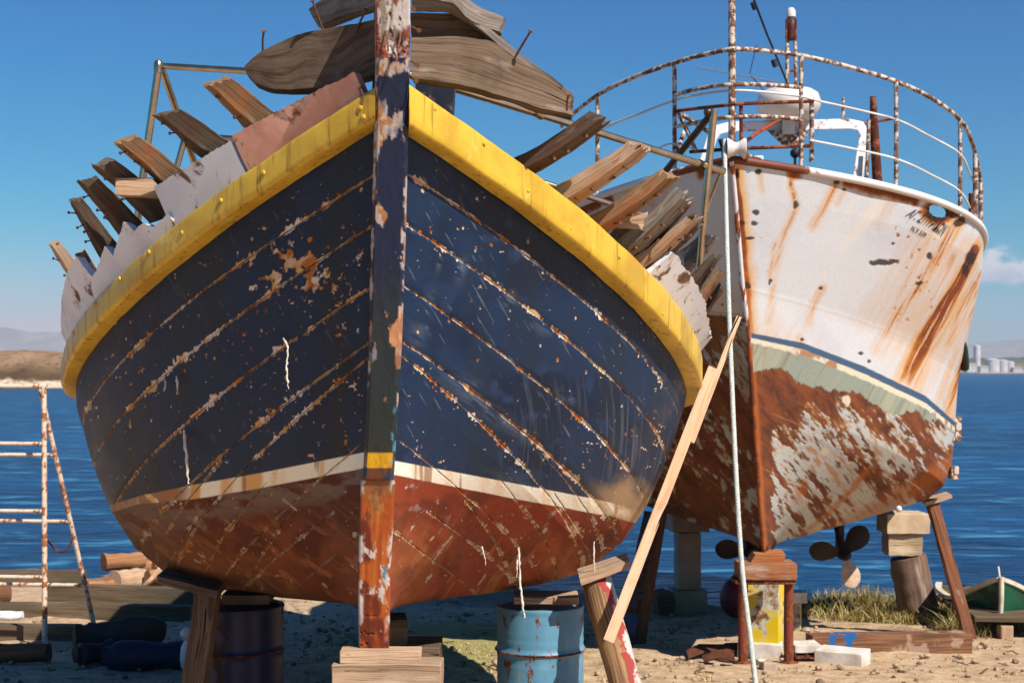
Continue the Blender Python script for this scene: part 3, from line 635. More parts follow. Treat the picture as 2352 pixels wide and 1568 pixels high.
# ---- bulwark planking above the rail: ragged top edge, open where planks are gone
def bulwark(name, side, poly, mat, t0, t1, thick=.045, nt=200, rag=.012, upmax=.75, seed=0, flare=.22):
    px = [q[0] for q in poly]; py = [q[1] for q in poly]; us = np.linspace(0, upmax, 150); front = []; xs_ = []
    for tt in np.linspace(t0, t1, nt):
        p, a, o, u = rail_frame(tt, side); d = (u + o * flare).normalized(); p = p + o * .0 + u * .014
        q = [p + d * k for k in us]; pr = [proj(*k) for k in q]
        pick = 0
        for k, (xx, yy) in enumerate(pr):
            lim = np.interp(xx, px, py) if px[0] <= xx <= px[-1] else 1e9
            if yy >= lim: pick = k
            elif k > pick + 6: break
        h_ = max(us[pick] + float(fbm(np.array(tt * 60.), np.array(seed * 1.), 5, 3) - .5) * rag * (1 if pick > 3 else 0), .004)
        front.append((p, d, o, h_))
    mb = MB(); nr = 8; secs = []
    for p, d, o, h_ in front:
        f = [p + d * (h_ * j / nr) for j in range(nr + 1)]; bk = [p - o * thick + d * (h_ * j / nr) for j in range(nr, -1, -1)]; secs.append(f + bk)
    mb.loft(secs); mb.jit(.003, 5, seed)
    return mb.build(name, mat, boat, 40)
def t_at(px, side): return float(min(np.linspace(0, 1.0, 600), key=lambda q: abs(proj(*rail_frame(q, side)[0])[0] - px)))
bulwark('bulwark_plank', -1, [(500, 337), (520, 318), (600, 275), (700, 222), (800, 172), (857, 140), (900, 120)], M['redp'], .014, t_at(578, -1), seed=1)['label'] = 'bare salmon red bulwark plank'
bulwark('bulwark_plank', -1, [(330, 452), (348, 431), (360, 424), (440, 375), (535, 320), (590, 288)], M['white'], t_at(574, -1) + .003, t_at(402, -1), seed=2)['label'] = 'white painted bulwark plank with rust runs'
bulwark('bulwark_plank', -1, [(140, 690), (147, 650), (160, 610), (176, 588), (183, 600), (210, 634), (222, 622), (228, 602), (238, 562), (250, 572), (256, 592), (272, 552), (284, 511), (300, 520), (308, 533), (318, 518), (330, 513), (345, 521), (356, 519), (375, 497), (395, 480), (415, 468)], M['white'], t_at(412, -1), 1.0, seed=3, rag=.02, flare=.4, upmax=.42)['label'] = 'ragged broken white bulwark planking'
bulwark('bulwark_plank', 1, [(1462, 655), (1476, 646), (1546, 573), (1595, 643), (1616, 680), (1626, 720), (1632, 760), (1640, 800)], M['white'], t_at(1478, 1), 1.1, seed=4, rag=.03, flare=.8)['label'] = 'white bulwark plank with torn end'
# ---- ribs (frames) standing above the rail
NAIL = None
def nail(parent, base, tip, r=.0035, head=True):
    v = Vector(tip) - Vector(base); mid = Vector(base).lerp(Vector(tip), .55) + Vector((rnd.uniform(-1, 1), 0, rnd.uniform(-1, 1))) * v.length * .05
    mb = MB().tube([base, mid, tip], [r, r, r * .9], 6)
    if head: d = v.normalized(); mb.tube([Vector(tip) - d * .001, Vector(tip) + d * .004], r * 2.3, 8)
    return mb.build('nail', M['nail'], parent, 40)
def rib(q, Yb, Yt, mat, outer, thick=.10, seed=0, frac=.62, bow=.0, nails=3, rag=.012):
    """q: tl,tr,br,bl as seen; outer 'l' or 'r' is the edge the planks were nailed to"""
    tl, tr, br, bl = q; secs = []
    for f in np.linspace(-.12, 1, 8):
        l = (bl[0] + (tl[0] - bl[0]) * f, bl[1] + (tl[1] - bl[1]) * f); r = (br[0] + (tr[0] - br[0]) * f, br[1] + (tr[1] - br[1]) * f)
        bw = bow * math.sin(math.pi * max(f, 0)); l = (l[0], l[1] - bw); r = (r[0], r[1] - bw)
        Y = Yb + (Yt - Yb) * f
        if outer == 'r': a, c = l, r
        else: a, c = r, l
        m = (a[0] + (c[0] - a[0]) * frac, a[1] + (c[1] - a[1]) * frac)
        A = P(a[0], a[1], Y); B = P(m[0], m[1], Y - .015); C = P(c[0], c[1], Y + thick * .75); D = P(a[0], a[1], Y + thick) 
        secs.append([A, B, C, D])
    o = timber(secs, 16, 6, .008, 7, seed, ragged=rag).build('rib', mat, boat, 30)
    for k in range(nails):
        f = .15 + .75 * (k + rnd.random() * .6) / max(nails, 1); f = min(f, .93); i = f * 7 / 1.12 + .12 * 7 / 1.12; i0 = min(int(i), 6); B = secs[i0][1].lerp(secs[i0 + 1][1], i - i0); C = secs[i0][2].lerp(secs[i0 + 1][2], i - i0); D = secs[i0][3]; A = secs[i0][0]
        p = B.lerp(C, .25 + .5 * rnd.random()); nn = (B - A).normalized() * .6 + Vector((0, -.6, rnd.uniform(-.3, .5))); nn.normalize()
        nail(o, p - nn * .03, p + nn * rnd.uniform(.02, .055), .004)
    return o
def Yr(px, side, inset=.10): return rail_frame(t_at(px, side), side)[0].y + inset
LR = [([(464, 198), (527, 179), (629, 261), (562, 293)], 600, 'frame', .07), ([(355, 270), (418, 253), (516, 321), (453, 355)], 500, 'frame3', .07), ([(260, 332), (316, 312), (411, 385), (355, 414)], 400, 'frame', .08),
      ([(207, 379), (263, 365), (390, 478), (330, 500)], 350, 'frame3', .08), ([(178, 421), (225, 409), (325, 511), (276, 545)], 300, 'frame3', .08), ([(157, 465), (190, 458), (262, 553), (228, 590)], 250, 'frame3', .08),
      ([(111, 562), (135, 554), (206, 640), (176, 664)], 178, 'frame2', .08), ([(172, 588), (198, 578), (226, 622), (203, 640)], 205, 'frame2', .06)]
for i, (q, bx, mt, th) in enumerate(LR):
    Yb = Yr(bx, -1, .12); rib(q, Yb, Yb - .16, M[mt], 'l', th + .03, i + 1, .76, 3 if i < 6 else 0, 2 + i % 3, .022)
RR = [([(1345, 262), (1398, 284), (1211, 409), (1162, 372)], 1190, 'frame3', -9), ([(1439, 328), (1492, 350), (1297, 487), (1246, 442)], 1275, 'frame2', -7), ([(1513, 393), (1560, 409), (1372, 551), (1326, 508)], 1350, 'frame', -7),
      ([(1548, 434), (1588, 456), (1439, 602), (1396, 572)], 1415, 'grey', -5), ([(1578, 496), (1611, 502), (1484, 632), (1438, 605)], 1455, 'frame2', -4), ([(1605, 542), (1650, 549), (1584, 628), (1552, 582)], 1570, 'grey', -2),
      ([(1634, 584), (1654, 590), (1609, 660), (1588, 632)], 1590, 'frame3', 0), ([(1640, 624), (1663, 628), (1623, 700), (1607, 668)], 1600, 'frame', 0), ([(1560, 452), (1592, 470), (1500, 560), (1462, 545)], 1440, 'frame2', -3), ([(1590, 515), (1612, 518), (1530, 600), (1500, 585)], 1480, 'frame3', -2), ([(1618, 600), (1642, 606), (1604, 676), (1580, 650)], 1588, 'frame', 0), ([(1566, 478), (1588, 470), (1470, 596), (1448, 580)], 1430, 'frame3', -3), ([(1648, 655), (1662, 664), (1626, 722), (1614, 700)], 1602, 'frame3', 0), ([(1530, 540), (1560, 532), (1470, 628), (1452, 612)], 1450, 'grey', -2)]
for i, (q, bx, mt, bow) in enumerate(RR):
    Yb = Yr(bx, 1, .14 if i < 8 else .24 + .05 * (i % 3)); rib(q, Yb, Yb - .12 + (.1 if i in (6, 7) else 0), M[mt], 'r', .12, 20 + i, .6, bow, 4 if i < 6 else 1, .035)
# timber piece standing on the right plank's end, deck beams, inner post
def slab(name, pts, Y, depth, mat, parent, seed=0, amp=.004, dY=None, n=8):
    dY = dY or [0, 0, 0, 0]; f = [P(p[0], p[1], Y + d) for p, d in zip(pts, dY)]; bk = [v + Vector((0, depth, 0)) for v in f]
    a, b, c, d = f; a2, b2, c2, d2 = bk
    return timber([[a, d, d2, a2], [b, c, c2, b2]], n, 3, amp, 6, seed).build(name, mat, parent, 30)
slab('timber_block', [(1466, 640), (1538, 568), (1545, 576), (1476, 650)], Yr(1500, 1, -.02), .06, M['grey'], boat, 3)
slab('beam_end', [(266, 409), (346, 408), (382, 452), (265, 446)], Yr(350, -1, -.05), .9, M['beam'], boat, 4)
slab('beam_end', [(1420, 510), (1488, 486), (1489, 530), (1415, 523)], Yr(1430, 1, .02), .9, M['beam'], boat, 5)
slab('bitt_post', [(952, 150), (1046, 150), (1036, 300), (958, 300)], 7.75, .22, M['navy'], boat, 6)
for q in ((520, 316, 1212, 408, 8.6, 8.6),): pass
# ---- heavy bow timbers around the stem head, with their nails
def plank_outline(name, top, bot, Y0, Y1, depth, mat, seed=0, under=.0, amp=.006):
    """top and bottom edges left to right; the face stands at Y, the back follows at depth"""
    n = 14; secs = []
    def samp(pl, f):
        L = [0]
        for a, b in zip(pl[:-1], pl[1:]): L.append(L[-1] + math.hypot(b[0] - a[0], b[1] - a[1]))
        d = f * L[-1]; i = min(max(k for k in range(len(pl)) if L[k] <= d + 1e-9), len(pl) - 2); g = (d - L[i]) / (L[i + 1] - L[i]); return pl[i][0] + (pl[i + 1][0] - pl[i][0]) * g, pl[i][1] + (pl[i + 1][1] - pl[i][1]) * g
    for i in range(n + 1):
        f = i / n; a = samp(top, f); b = samp(bot, f); Y = Y0 + (Y1 - Y0) * f
        A = P(*a, Y); B = P(*b, Y + under); secs.append([A, B, B + Vector((0, depth, .0)), A + Vector((0, depth, 0))])
    return timber(secs, 26, 7, amp * 1.5, 5, seed, ragged=.015).build(name, mat, boat, 32)
b1 = plank_outline('bow_timber', [(560, 152), (592, 122), (650, 92), (706, 74), (780, 60), (868, 46)], [(566, 172), (583, 190), (625, 204), (680, 207), (750, 199), (868, 168)], 7.3, 6.95, .14, M['grey2'], 1)
b2 = plank_outline('bow_timber', [(710, 22), (735, 2), (790, -22), (868, -50)], [(722, 48), (736, 58), (790, 36), (868, 10)], 7.55, 7.05, .13, M['grey'], 2)
b3 = plank_outline('bow_timber', [(944, 84), (1054, 82), (1122, 92), (1184, 130), (1272, 184), (1317, 216)], [(944, 178), (1000, 184), (1060, 196), (1173, 224), (1240, 248), (1315, 264)], 6.72, 7.25, .15, M['grey2'], 3)
b3b = plank_outline('bow_timber', [(944, 30), (1060, 30), (1130, 62), (1180, 112)], [(944, 86), (1060, 84), (1122, 93), (1184, 131)], 6.84, 7.12, .12, M['grey2'], 8)
b4 = plank_outline('bow_timber', [(944, -70), (1040, -20), (1100, 12), (1158, 42)], [(944, -20), (1040, 6), (1080, 48), (1149, 74)], 6.60, 7.0, .13, M['grey'], 4)
b5 = plank_outline('bow_timber', [(944, -14), (1030, 2), (1090, 36), (1180, 110), (1290, 196)], [(944, 16), (1030, 18), (1085, 52), (1170, 122), (1280, 200)], 6.70, 7.2, .1, M['grey'], 5)
for o, L in ((b1, [((745, 74), (718, 3)), ((812, 90), (840, 24)), ((604, 118), (606, 72))]), (b3, [((1183, 128), (1219, 72)), ((1302, 250), (1306, 216)), ((1043, 92), (1040, 46))])):
    for a, b in L:
        Y = (7.28 - (a[0] - 600) / 268 * .35) if a[0] < 900 else 7.0
        nail(o, P(a[0], a[1] + 4, Y + .02), P(b[0], b[1], Y - .06), .0058)
sp_ = bpy.data.objects['stem_post']
for a, b in (((942, 60), (962, 70)), ((942, 140), (958, 150)), ((941, 176), (956, 186)), ((942, 14), (950, 22))): nail(sp_, P(*a, 6.62), P(*b, 6.55), .005)
for a, b in (((884, 60), (892, 118)), ((921, 66), (914, 110)), ((904, 120), (912, 140))): nail(sp_, P(a[0], a[1], 6.55), P(b[0], b[1], 6.50), .005, False)
# ---- inside: unseen deck added below the rail, closing the hull against sun leaks
dv = []; 
mb = MB(); secs = []
for tt in np.linspace(.05, 2.55, 40):
    l = bpt(tt, .09, -1); r = bpt(tt, .09, 1); l, r = l.lerp(r, .03), r.lerp(l, .03); z = min(l.z, r.z); l.z = r.z = z; secs.append([l.lerp(r, k / 6) for k in range(7)])
mb.loft(secs, False, False).build('deck', M['oldbeam'], boat, 0)
# ---- loose caulking cotton hanging from the seams
def strand(pts, r, off=.012, up=0):
    path = []
    p0, _, _ = at_hull(pts[0][0], pts[0][1], off); Y = p0.y - .015
    for i, (x, y) in enumerate(pts): path.append(P(x, y, Y - .004 * i))
    path[0] = p0; S = []
    for i in range(len(path) - 1):
        for k in range(6): S.append(path[i].lerp(path[i + 1], k / 6) + Vector((rnd.uniform(-1, 1), rnd.uniform(-1, 0), 0)) * .0035)
    S.append(path[-1]); n = len(S)
    MB().tube(S, [r * (.4 + .65 * rnd.random()) * (1 if i < n - 4 else .6) for i in range(n)], 7).build('caulking_strand', M['strand'], boat, 60)
strand([(655, 775), (662, 800), (659, 840), (660, 868), (663, 893)], .0075); strand([(425, 985), (427, 1030), (431, 1080), (433, 1110)], .010)
strand([(410, 862), (408, 885), (407, 905)], .008); strand([(1190, 1250), (1193, 1300), (1196, 1350), (1200, 1390), (1205, 1418)], .010); strand([(1186, 1270), (1188, 1300), (1187, 1325)], .007)
strand([(1362, 1240), (1364, 1280), (1366, 1325)], .007); strand([(456, 1325), (455, 1345), (458, 1372)], .007); strand([(1105, 1250), (1112, 1275), (1116, 1298)], .005); strand([(382, 870), (380, 888), (377, 898)], .006)
# ---- stainless tube frame standing on the boat
rt = thing('tube_frame', 'bronze-tinted stainless steel tube frame rising from the deck of the blue boat', 'tube frame', (-.6, 9.6, 2.2))
def tube(name, pts, r, mat='steel', par=rt, k=12): return MB().tube([P(*p) for p in pts], r, k).build(name, M[mat], par, 60)
tube('leg', [(365, 150, 9.7), (333, 372, 9.75), (322, 450, 9.75), (310, 560, 9.8)], .026)
tube('leg', [(372, 158, 9.75), (443, 363, 10.3), (480, 470, 10.6)], .024)
tube('leg', [(425, 315, 10.2), (406, 385, 10.2), (390, 470, 10.2)], .022)
MB().lathe([(.03, 0), (.032, .04), (.03, .07), (.02, .085), (.0, .09)], P(364, 168, 9.7), (0, 0, 1), 14).build('joint', M['steel'], rt, 40)
tube('top_rail', [(376, 152, 9.7), (560, 163, 9.35), (800, 176, 8.9), (870, 170, 8.8)], .022)
tube('top_rail', [(870, 150, 8.8), (1050, 206, 9.0), (1240, 263, 9.3), (1450, 328, 9.6), (1664, 394, 9.9)], .024)
MB().lathe([(.03, -.03), (.031, .03)], P(1237, 262, 9.28), (.55, .5, -.2), 14).build('joint', M['steel'], rt, 40)
MB().lathe([(.028, -.03), (.028, .03)], P(1612, 378, 9.83), (.6, .5, -.2), 14).build('joint', M['steeld'], rt, 40)
tube('lower_rail', [(505, 316, 10.4), (535, 318, 10.3), (870, 312, 9.7), (1050, 360, 9.8), (1212, 408, 9.9), (1395, 466, 10.1), (1500, 500, 10.3)], .02)
tube('leg', [(1640, 252, 9.8), (1626, 400, 9.85), (1612, 545, 9.9), (1604, 640, 9.95)], .026)
tube('brace', [(1632, 264, 9.85), (1530, 392, 10.2), (1490, 450, 10.4)], .024, 'steeld')
tube('brace', [(1660, 385, 9.92), (1630, 460, 10.2), (1600, 560, 10.5)], .014, 'steel')
MB().lathe([(.022, -.03), (.03, -.02), (.03, .02), (.022, .03)], P(1628, 258, 9.82), (1, .2, .1), 12).build('joint', M['steeld'], rt, 40)
# ------------------------------------------------------------------ the rusty white steel ship
def SYf(z): return 12.7 - (min(max(z, .77), 9) - .77) * .40 if np.isscalar(z) else 12.7 - (np.clip(z, .77, 9) - .77) * .40
_sz, _sx = solve_tab([330, 372, 480, 650, 760, 1000, 1200, 1270], [1676, 1680, 1690, 1704, 1718, 1734, 1748, 1755], SYf)
SAX = np.array((.233, .972)); SRT = np.array((.972, -.233)); SC = np.array((2.70, 15.2))
SM = np.array([(2.2, 3.62), (2.18, 3.3), (2.08, 2.8), (1.97, 2.26), (1.93, 1.8), (1.90, 1.45), (1.82, 1.2), (1.66, 1.06), (.9, .80), (.06, .55)]); SA = arcp(SM)
def ship(t, s, side):
    t = np.asarray(t, float); s = np.asarray(s, float); zr = 4.07 + (.77 - 4.07) * s
    mb = np.interp(s, SA, SM[:, 0]); mz = np.interp(s, SA, SM[:, 1]); tt = np.clip(t, 0, 1)
    pb = np.interp(s, [0, .12, .3, .6, .85, 1], [2.9, 2.5, 2.0, 1.6, 1.35, 1.2]); pz = np.interp(s, [0, .5, 1], [1.3, 1.2, 1.2])
    b = .012 + (mb - .012) * (1 - (1 - tt) ** pb); z = zr + (mz - zr) * (1 - (1 - tt) ** pz)
    cx = np.interp(zr, _sz, _sx) * (1 - tt) + SC[0] * tt; cy = SYf(zr) * (1 - tt) + SC[1] * tt
    e = np.clip(t - 1, 0, None); b = b * (1 - .12 * np.clip(e, 0, 2) ** 2); z = z - .12 * e * (1 - s * .2)
    return cx + SAX[0] * e * 4 + SRT[0] * side * b, cy + SAX[1] * e * 4 + SRT[1] * side * b, z
def spt(t, s, side): return Vector([float(q) for q in ship(t, s, side)])
trawler = thing('steel_ship', 'rusty white steel ship with bow railing and flaking brown bottom standing on shore', 'ship', (2.6, 14.5, -.3))
def blobs(x, y, L, n, k=.45):
    m = np.zeros_like(x)
    for px, py, rx, ry in L: m = np.maximum(m, sm(1.15, .75, np.hypot((x - px) / rx, (y - py) / ry) + (n - .5) * 2 * k * 1.6))
    return m
def ship_side(side):
    tn = np.r_[np.linspace(0, 1, 380) ** 1.2 * 1.05, np.linspace(1.05, 1.9, 20)[1:]]; sn = np.linspace(0, 1, 520)
    T, S = np.meshgrid(tn, sn, indexing='ij'); X, Y, Z = ship(T, S, side); x, y = proj(X, Y, Z)
    du = np.r_[0, np.cumsum(np.sqrt(np.diff(X[:, 200]) ** 2 + np.diff(Y[:, 200]) ** 2))]; U = np.repeat(du[:, None], len(sn), 1); V = S * 3.6
    sd = 200 if side > 0 else 260; right = side > 0
    n0 = fbm(U * 1.3, V * 1.3, sd, 4); n1 = fbm(U * 5, V * 5, sd + 1, 5, .6); n2 = fbm(U * 18, V * 18, sd + 2, 4); run = np.arctan2(X - 1.2, Y) * 45
    # the run of water down the flared plates, as a slanting coordinate
    k1 = fbm((U + V * .55) * 5, V * .5, sd + 3, 4, .6); k2 = fbm((U + V * .55) * 13, V * .9, sd + 4, 3)
    c = np.ones(X.shape + (3,)) * np.array(lin('ccced0')); c = mixc(c, lin('bfc0c4'), sm(.45, .7, n0) * .7); c = mixc(c, lin('e0d4b8'), sm(.52, .75, k1) * .4)
    rust = np.zeros_like(X); deep = np.zeros_like(X); yel = np.zeros_like(X)
    lo_ = np.array([0.0]);
    if right:
        streaks = [([(1692, 392), (1699, 480), (1709, 580), (1718, 680), (1724, 760)], 10, 1.25), ([(1808, 380), (1818, 430), (1829, 470)], 4, .9), ([(1829, 470), (1795, 560), (1775, 640), (1765, 740)], 5, .45), ([(1925, 420), (1900, 470), (1868, 520)], 6, .55), ([(1943, 440), (1925, 470)], 4, .4), ([(1888, 662), (1868, 700), (1858, 745)], 5, .5),
                   ([(2240, 572), (2200, 660), (2140, 760), (2085, 868)], 17, 1.3), ([(2228, 600), (2170, 690), (2120, 770), (2085, 850)], 12, 1.1), ([(2205, 505), (2165, 570), (2120, 640)], 9, .9), ([(2120, 640), (2060, 740), (2020, 800)], 10, .5), ([(2118, 648), (2080, 700), (2035, 770)], 8, .8), ([(2150, 540), (2090, 640), (2030, 740)], 12, .38), ([(2130, 535), (2070, 640), (2010, 730)], 14, .30), ([(2105, 545), (2040, 650), (1985, 740)], 12, .2),
                   ([(2145, 590), (2110, 640)], 8, .6), ([(2240, 650), (2205, 720), (2180, 790)], 8, .7), ([(2225, 790), (2200, 860), (2175, 960)], 9, .9), ([(2255, 600), (2235, 700), (2215, 800)], 7, .6), ([(2190, 590), (2160, 650), (2120, 720), (2080, 800)], 16, .4), ([(2065, 440), (2045, 480), (2020, 520)], 5, .3), ([(1760, 775), (1752, 830), (1745, 880)], 6, .5), ([(1840, 780), (1828, 830)], 6, .5), ([(1745, 400), (1750, 440)], 4, .4), ([(1780, 560), (1768, 640)], 3, .5), ([(2175, 505), (2120, 600), (2060, 700)], 20, .35), ([(2215, 860), (2195, 940)], 8, .6)]
        for pts, w, k in streaks:
            w = w * 1.35; d, al = pdist(x + (n1 - .5) * 8, y, pts); rag = .6 + .8 * k2
            rust = np.maximum(rust, k * sm(1.0, .2, d / (w * rag * (.7 + .6 * al))) * (1 - .55 * al)); yel = np.maximum(yel, min(1.3 * k, 1) * sm(2.6, .3, d / (w * rag)) * (1 - .25 * al))
        ql = (x * 296 + y * 155) / 334; lines = fbm(ql / 5.5, (y * 296 - x * 155) / 334 / 130, sd + 12, 4, .6); fl_ = .45 + .8 * sm(.34, .62, lines); rust = rust * np.where(x > 1760, fl_, 1); yel = yel * np.where(x > 1760, .5 + .6 * sm(.32, .6, lines), 1)
        deep = blobs(x, y, [(1692, 403, 8, 6), (1718, 394, 5, 5), (1742, 394, 7, 6), (1694, 489, 7, 5), (1736, 489, 7, 6), (1702, 512, 8, 6), (1732, 513, 8, 7), (1697, 520, 6, 4), (1720, 548, 10, 4), (1716, 655, 8, 9), (1923, 419, 10, 6), (1942, 436, 5, 4), (1886, 662, 5, 4), (2026, 604, 26, 6), (2053, 600, 10, 5), (2230, 590, 12, 20), (2218, 620, 10, 14), (2112, 650, 8, 5), (2136, 590, 8, 8), (2205, 510, 14, 10), (1827, 470, 6, 9), (2052, 560, 4, 3), (1980, 812, 6, 5), (1998, 830, 5, 5), (1770, 645, 4, 5), (1767, 652, 3, 4), (2170, 478, 16, 8), (2195, 495, 16, 8), (2140, 488, 6, 10), (1842, 780, 5, 5)], n2, .5)
        rx, ry = (x - 2157) / 21, (y - 487) / 17; deep = np.maximum(deep, sm(1.5, 1.1, np.hypot(rx, ry) + (n1 - .5) * .8)); rust = np.maximum(rust, sm(2.6, 1.2, np.hypot(rx, ry) + (n1 - .5) * 1.2) * .9)
        yel = np.maximum(yel, sm(1730, 1690, x) * .35 * sm(.3, .6, n1)); yel = np.maximum(yel, sm(690, 800, y) * sm(1960, 1720, x) * .55 * sm(.35, .65, k1)); yel = np.maximum(yel, sm(1960, 2180, x) * sm(520, 760, y) * sm(.38, .66, k1) * .7)
    else:
        rust = sm(.55, .75, k1) * .4; yel = sm(.4, .7, n0) * .3; deep = sm(.72, .76, n1)
    edge = sm(.035, .012, S + (n1 - .5) * .03) * sm(.45, .6, fbm(U * 2.2, V * 0, sd + 9, 3)); rust = np.maximum(rust, edge * .9)
    rust = np.maximum(rust, sm(.016, .0, T * 2 + (n1 - .5) * .04) * (.75 if right else .9) * (.25 + .75 * sm(690, 780, y))); spk = sm(.72, .76, n2) * sm(.5, .7, n0); rust = np.maximum(rust, spk * .7)
    c = mixc(c, lin('cf9430'), np.clip(yel, 0, 1) * .9); c = mixc(c, lin('ad6418'), sm(.2, .75, rust)); c = mixc(c, lin('743610'), sm(.58, .95, rust + (n2 - .5) * .3)); c = mixc(c, lin('2a160c'), deep * .92)
    # plate seams
    for s0, k in ((.30, .25), (.47, .2)): c = mixc(c, lin('b49a6a'), sm(.0022, .0, np.abs(S - s0)) * k * sm(.3, .6, n1))
    # blue line, white line, grey-green band, bottom of rust and old paint
    xx = [1500, 1717, 1844, 1985, 2125, 2186, 2230]; bt = np.interp(x, xx, [740, 763, 787, 841, 909, 963, 1010]); bb = np.interp(x, xx, [750, 774, 802, 858, 925, 976, 1020]); wb = bb + np.interp(x, xx, [8, 10, 14, 14, 12, 12, 12])
    gb = np.interp(x, [1500, 1727, 1790, 1844, 1905, 1985, 2031, 2102, 2149, 2186, 2230], [770, 856, 850, 884, 893, 903, 936, 950, 966, 994, 1040])
    if not right: bt = bt - 40 + 0 * x; bb = bt + 6; wb = bb + 3; gb = bt + 8
    blue_ = sm(-.8, .8, y - bt) * sm(.8, -.8, y - bb); c = mixc(c, lin('2a5070'), blue_ * (1 - .7 * sm(.5, .8, rust)) * (.95 if right else .3))
    wv = sm(-.8, .8, y - bb); gr = np.ones_like(c) * np.array(lin('8e968a')); gr = mixc(gr, lin('a8a890'), sm(.4, .65, k1) * .7); gr = mixc(gr, lin('6e6a4a'), sm(.5, .7, k2) * .5); gr = mixc(gr, lin('a8641e'), sm(.2, .7, rust) * .9)
    wh = np.ones_like(c) * np.array(lin('d8d0b8')); wh = mixc(wh, lin('9a5a24'), sm(.56, .68, n1) * .8); low = mixc(wh, gr, sm(-2, 2, y - wb + (n2 - .5) * 8))
    rag = gb + (fbm(x / 30, y / 90, sd + 11, 5, .68) - .5) * 46 * sm(1717, 1760, x); bot = sm(-2, 2, y - rag)
    # bottom: rust brown with slanting islands of old pale paint
    sx_ = (x * .62 + y * .78) / 95; sy_ = (x * .78 - y * .62) / 38
    m1 = .72 * fbm(sx_ * 1.3, sy_ * 1.7, sd + 20, 5, .68) + .28 * fbm(sx_ * 4.5, sy_ * 3.5, sd + 24, 4, .6); m2 = fbm(sx_ * 3, sy_ * 4, sd + 21, 4, .6)
    b = np.ones_like(c) * np.array(lin('643620')); b = mixc(b, lin('4e2a1a'), sm(.45, .65, m2) * .7); b = mixc(b, lin('94501f'), sm(.48, .62, fbm(sx_ * 5, sy_ * 5, sd + 40, 4)) * .3); b = mixc(b, lin('824420'), sm(.5, .7, fbm(sx_ * 1.5, sy_ * 2.5, sd + 22, 4)) * .75)
    near = np.exp(-((x - 1850) / 190) ** 2 - ((y - 1085) / 130) ** 2) * .1 - .2 * sm(1000, 900, y) - .12 * sm(1960, 1800, x) * sm(1010, 940, y) - .09 * sm(2060, 2200, x) - .5 * sm(1775, 1735, x + (y - 900) * -.05) - .12 * sm(1180, 1270, y)*sm(1900,2000,x)
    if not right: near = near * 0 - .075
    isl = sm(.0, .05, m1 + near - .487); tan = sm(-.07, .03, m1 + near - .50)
    b = mixc(b, lin('b08a58'), tan * sm(.38, .6, m2) * .85); b = mixc(b, lin('b8bcb6'), isl * sm(.30, .44, m2 + .05) * .93); b = mixc(b, lin('a8641e'), isl * sm(.58, .72, m2) * .7)
    st = [([(1990, 1080), (1900, 1180), (1830, 1235)], 8, .9), ([(2190, 1060), (2100, 1120), (1980, 1190), (1860, 1250)], 20, .7), ([(1850, 1110), (1830, 1150)], 10, .6)]
    if right:
        for pts, w, k in st: d, al = pdist(x + (n1 - .5) * 14, y, pts); b = mixc(b, lin('a85a18'), k * sm(1.6, .3, d / w) * (1 - .4 * al))
        b = mixc(b, lin('a85a1c'), sm(14, 2, np.abs(x - np.interp(y, [760, 1000, 1200, 1270], [1722, 1738, 1751, 1758]))) * .8)
        sp = blobs(x, y, [(1945, 920, 11, 12), (1895, 1035, 9, 9)], n2, .25); b = mixc(b, lin('cdc0a8'), sp)
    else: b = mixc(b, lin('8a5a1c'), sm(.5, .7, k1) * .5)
    for s0 in (.60, .76): b = mixc(b, lin('a88a5a'), sm(.0025, .0, np.abs(S - s0)) * .5 * sm(.35, .6, n1))
    low = mixc(low, b, bot); c = mixc(c, low, wv)
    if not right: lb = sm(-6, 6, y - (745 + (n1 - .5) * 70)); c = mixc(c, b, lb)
    isr = np.clip(rust + deep + bot * wv * (1 - isl), 0, 1)
    rough = .4 + .45 * isr
    hgt = (fbm(U * .9, V * .9, sd + 30, 2) - .5) * .05 * sm(0, .2, T) * sm(1.0, .9, S) - .004 * isr * n2 + .0015 * np.exp(-((S - .30) / .004) ** 2)
    e = 1e-3; q = [np.stack(ship(T + e, S, side), -1) - np.stack((X, Y, Z), -1), np.stack(ship(T, np.clip(S + e, 0, 1), side), -1) - np.stack(ship(T, np.clip(S - e, 0, 1), side), -1)]
    N = -np.cross(q[0], q[1]) * side; N /= np.linalg.norm(N, axis=-1, keepdims=True) + 1e-12
    P3 = np.stack((X, Y, Z), -1) + N * (hgt * (T > .01))[..., None]
    keep = None
    if right:
        xc = (x[:-1, :-1] + x[1:, 1:]) / 2; yc = (y[:-1, :-1] + y[1:, 1:]) / 2; keep = ~((np.abs((xc - 2156) / 19) ** 2.6 + np.abs((yc - 486 - (xc - 2156) * .25) / 13) ** 2.6 < 1) & (T[:-1, :-1] < 1.0))
        keep &= ~((np.hypot((xc - 1718) / 4, (yc - 394) / 4) < 1))
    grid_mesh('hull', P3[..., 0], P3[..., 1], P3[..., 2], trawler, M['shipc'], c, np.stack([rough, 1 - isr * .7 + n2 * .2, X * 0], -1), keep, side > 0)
    return dict(T=T, S=S, x=x, y=y, P=P3, N=N)
SS = {1: ship_side(1), -1: ship_side(-1)}
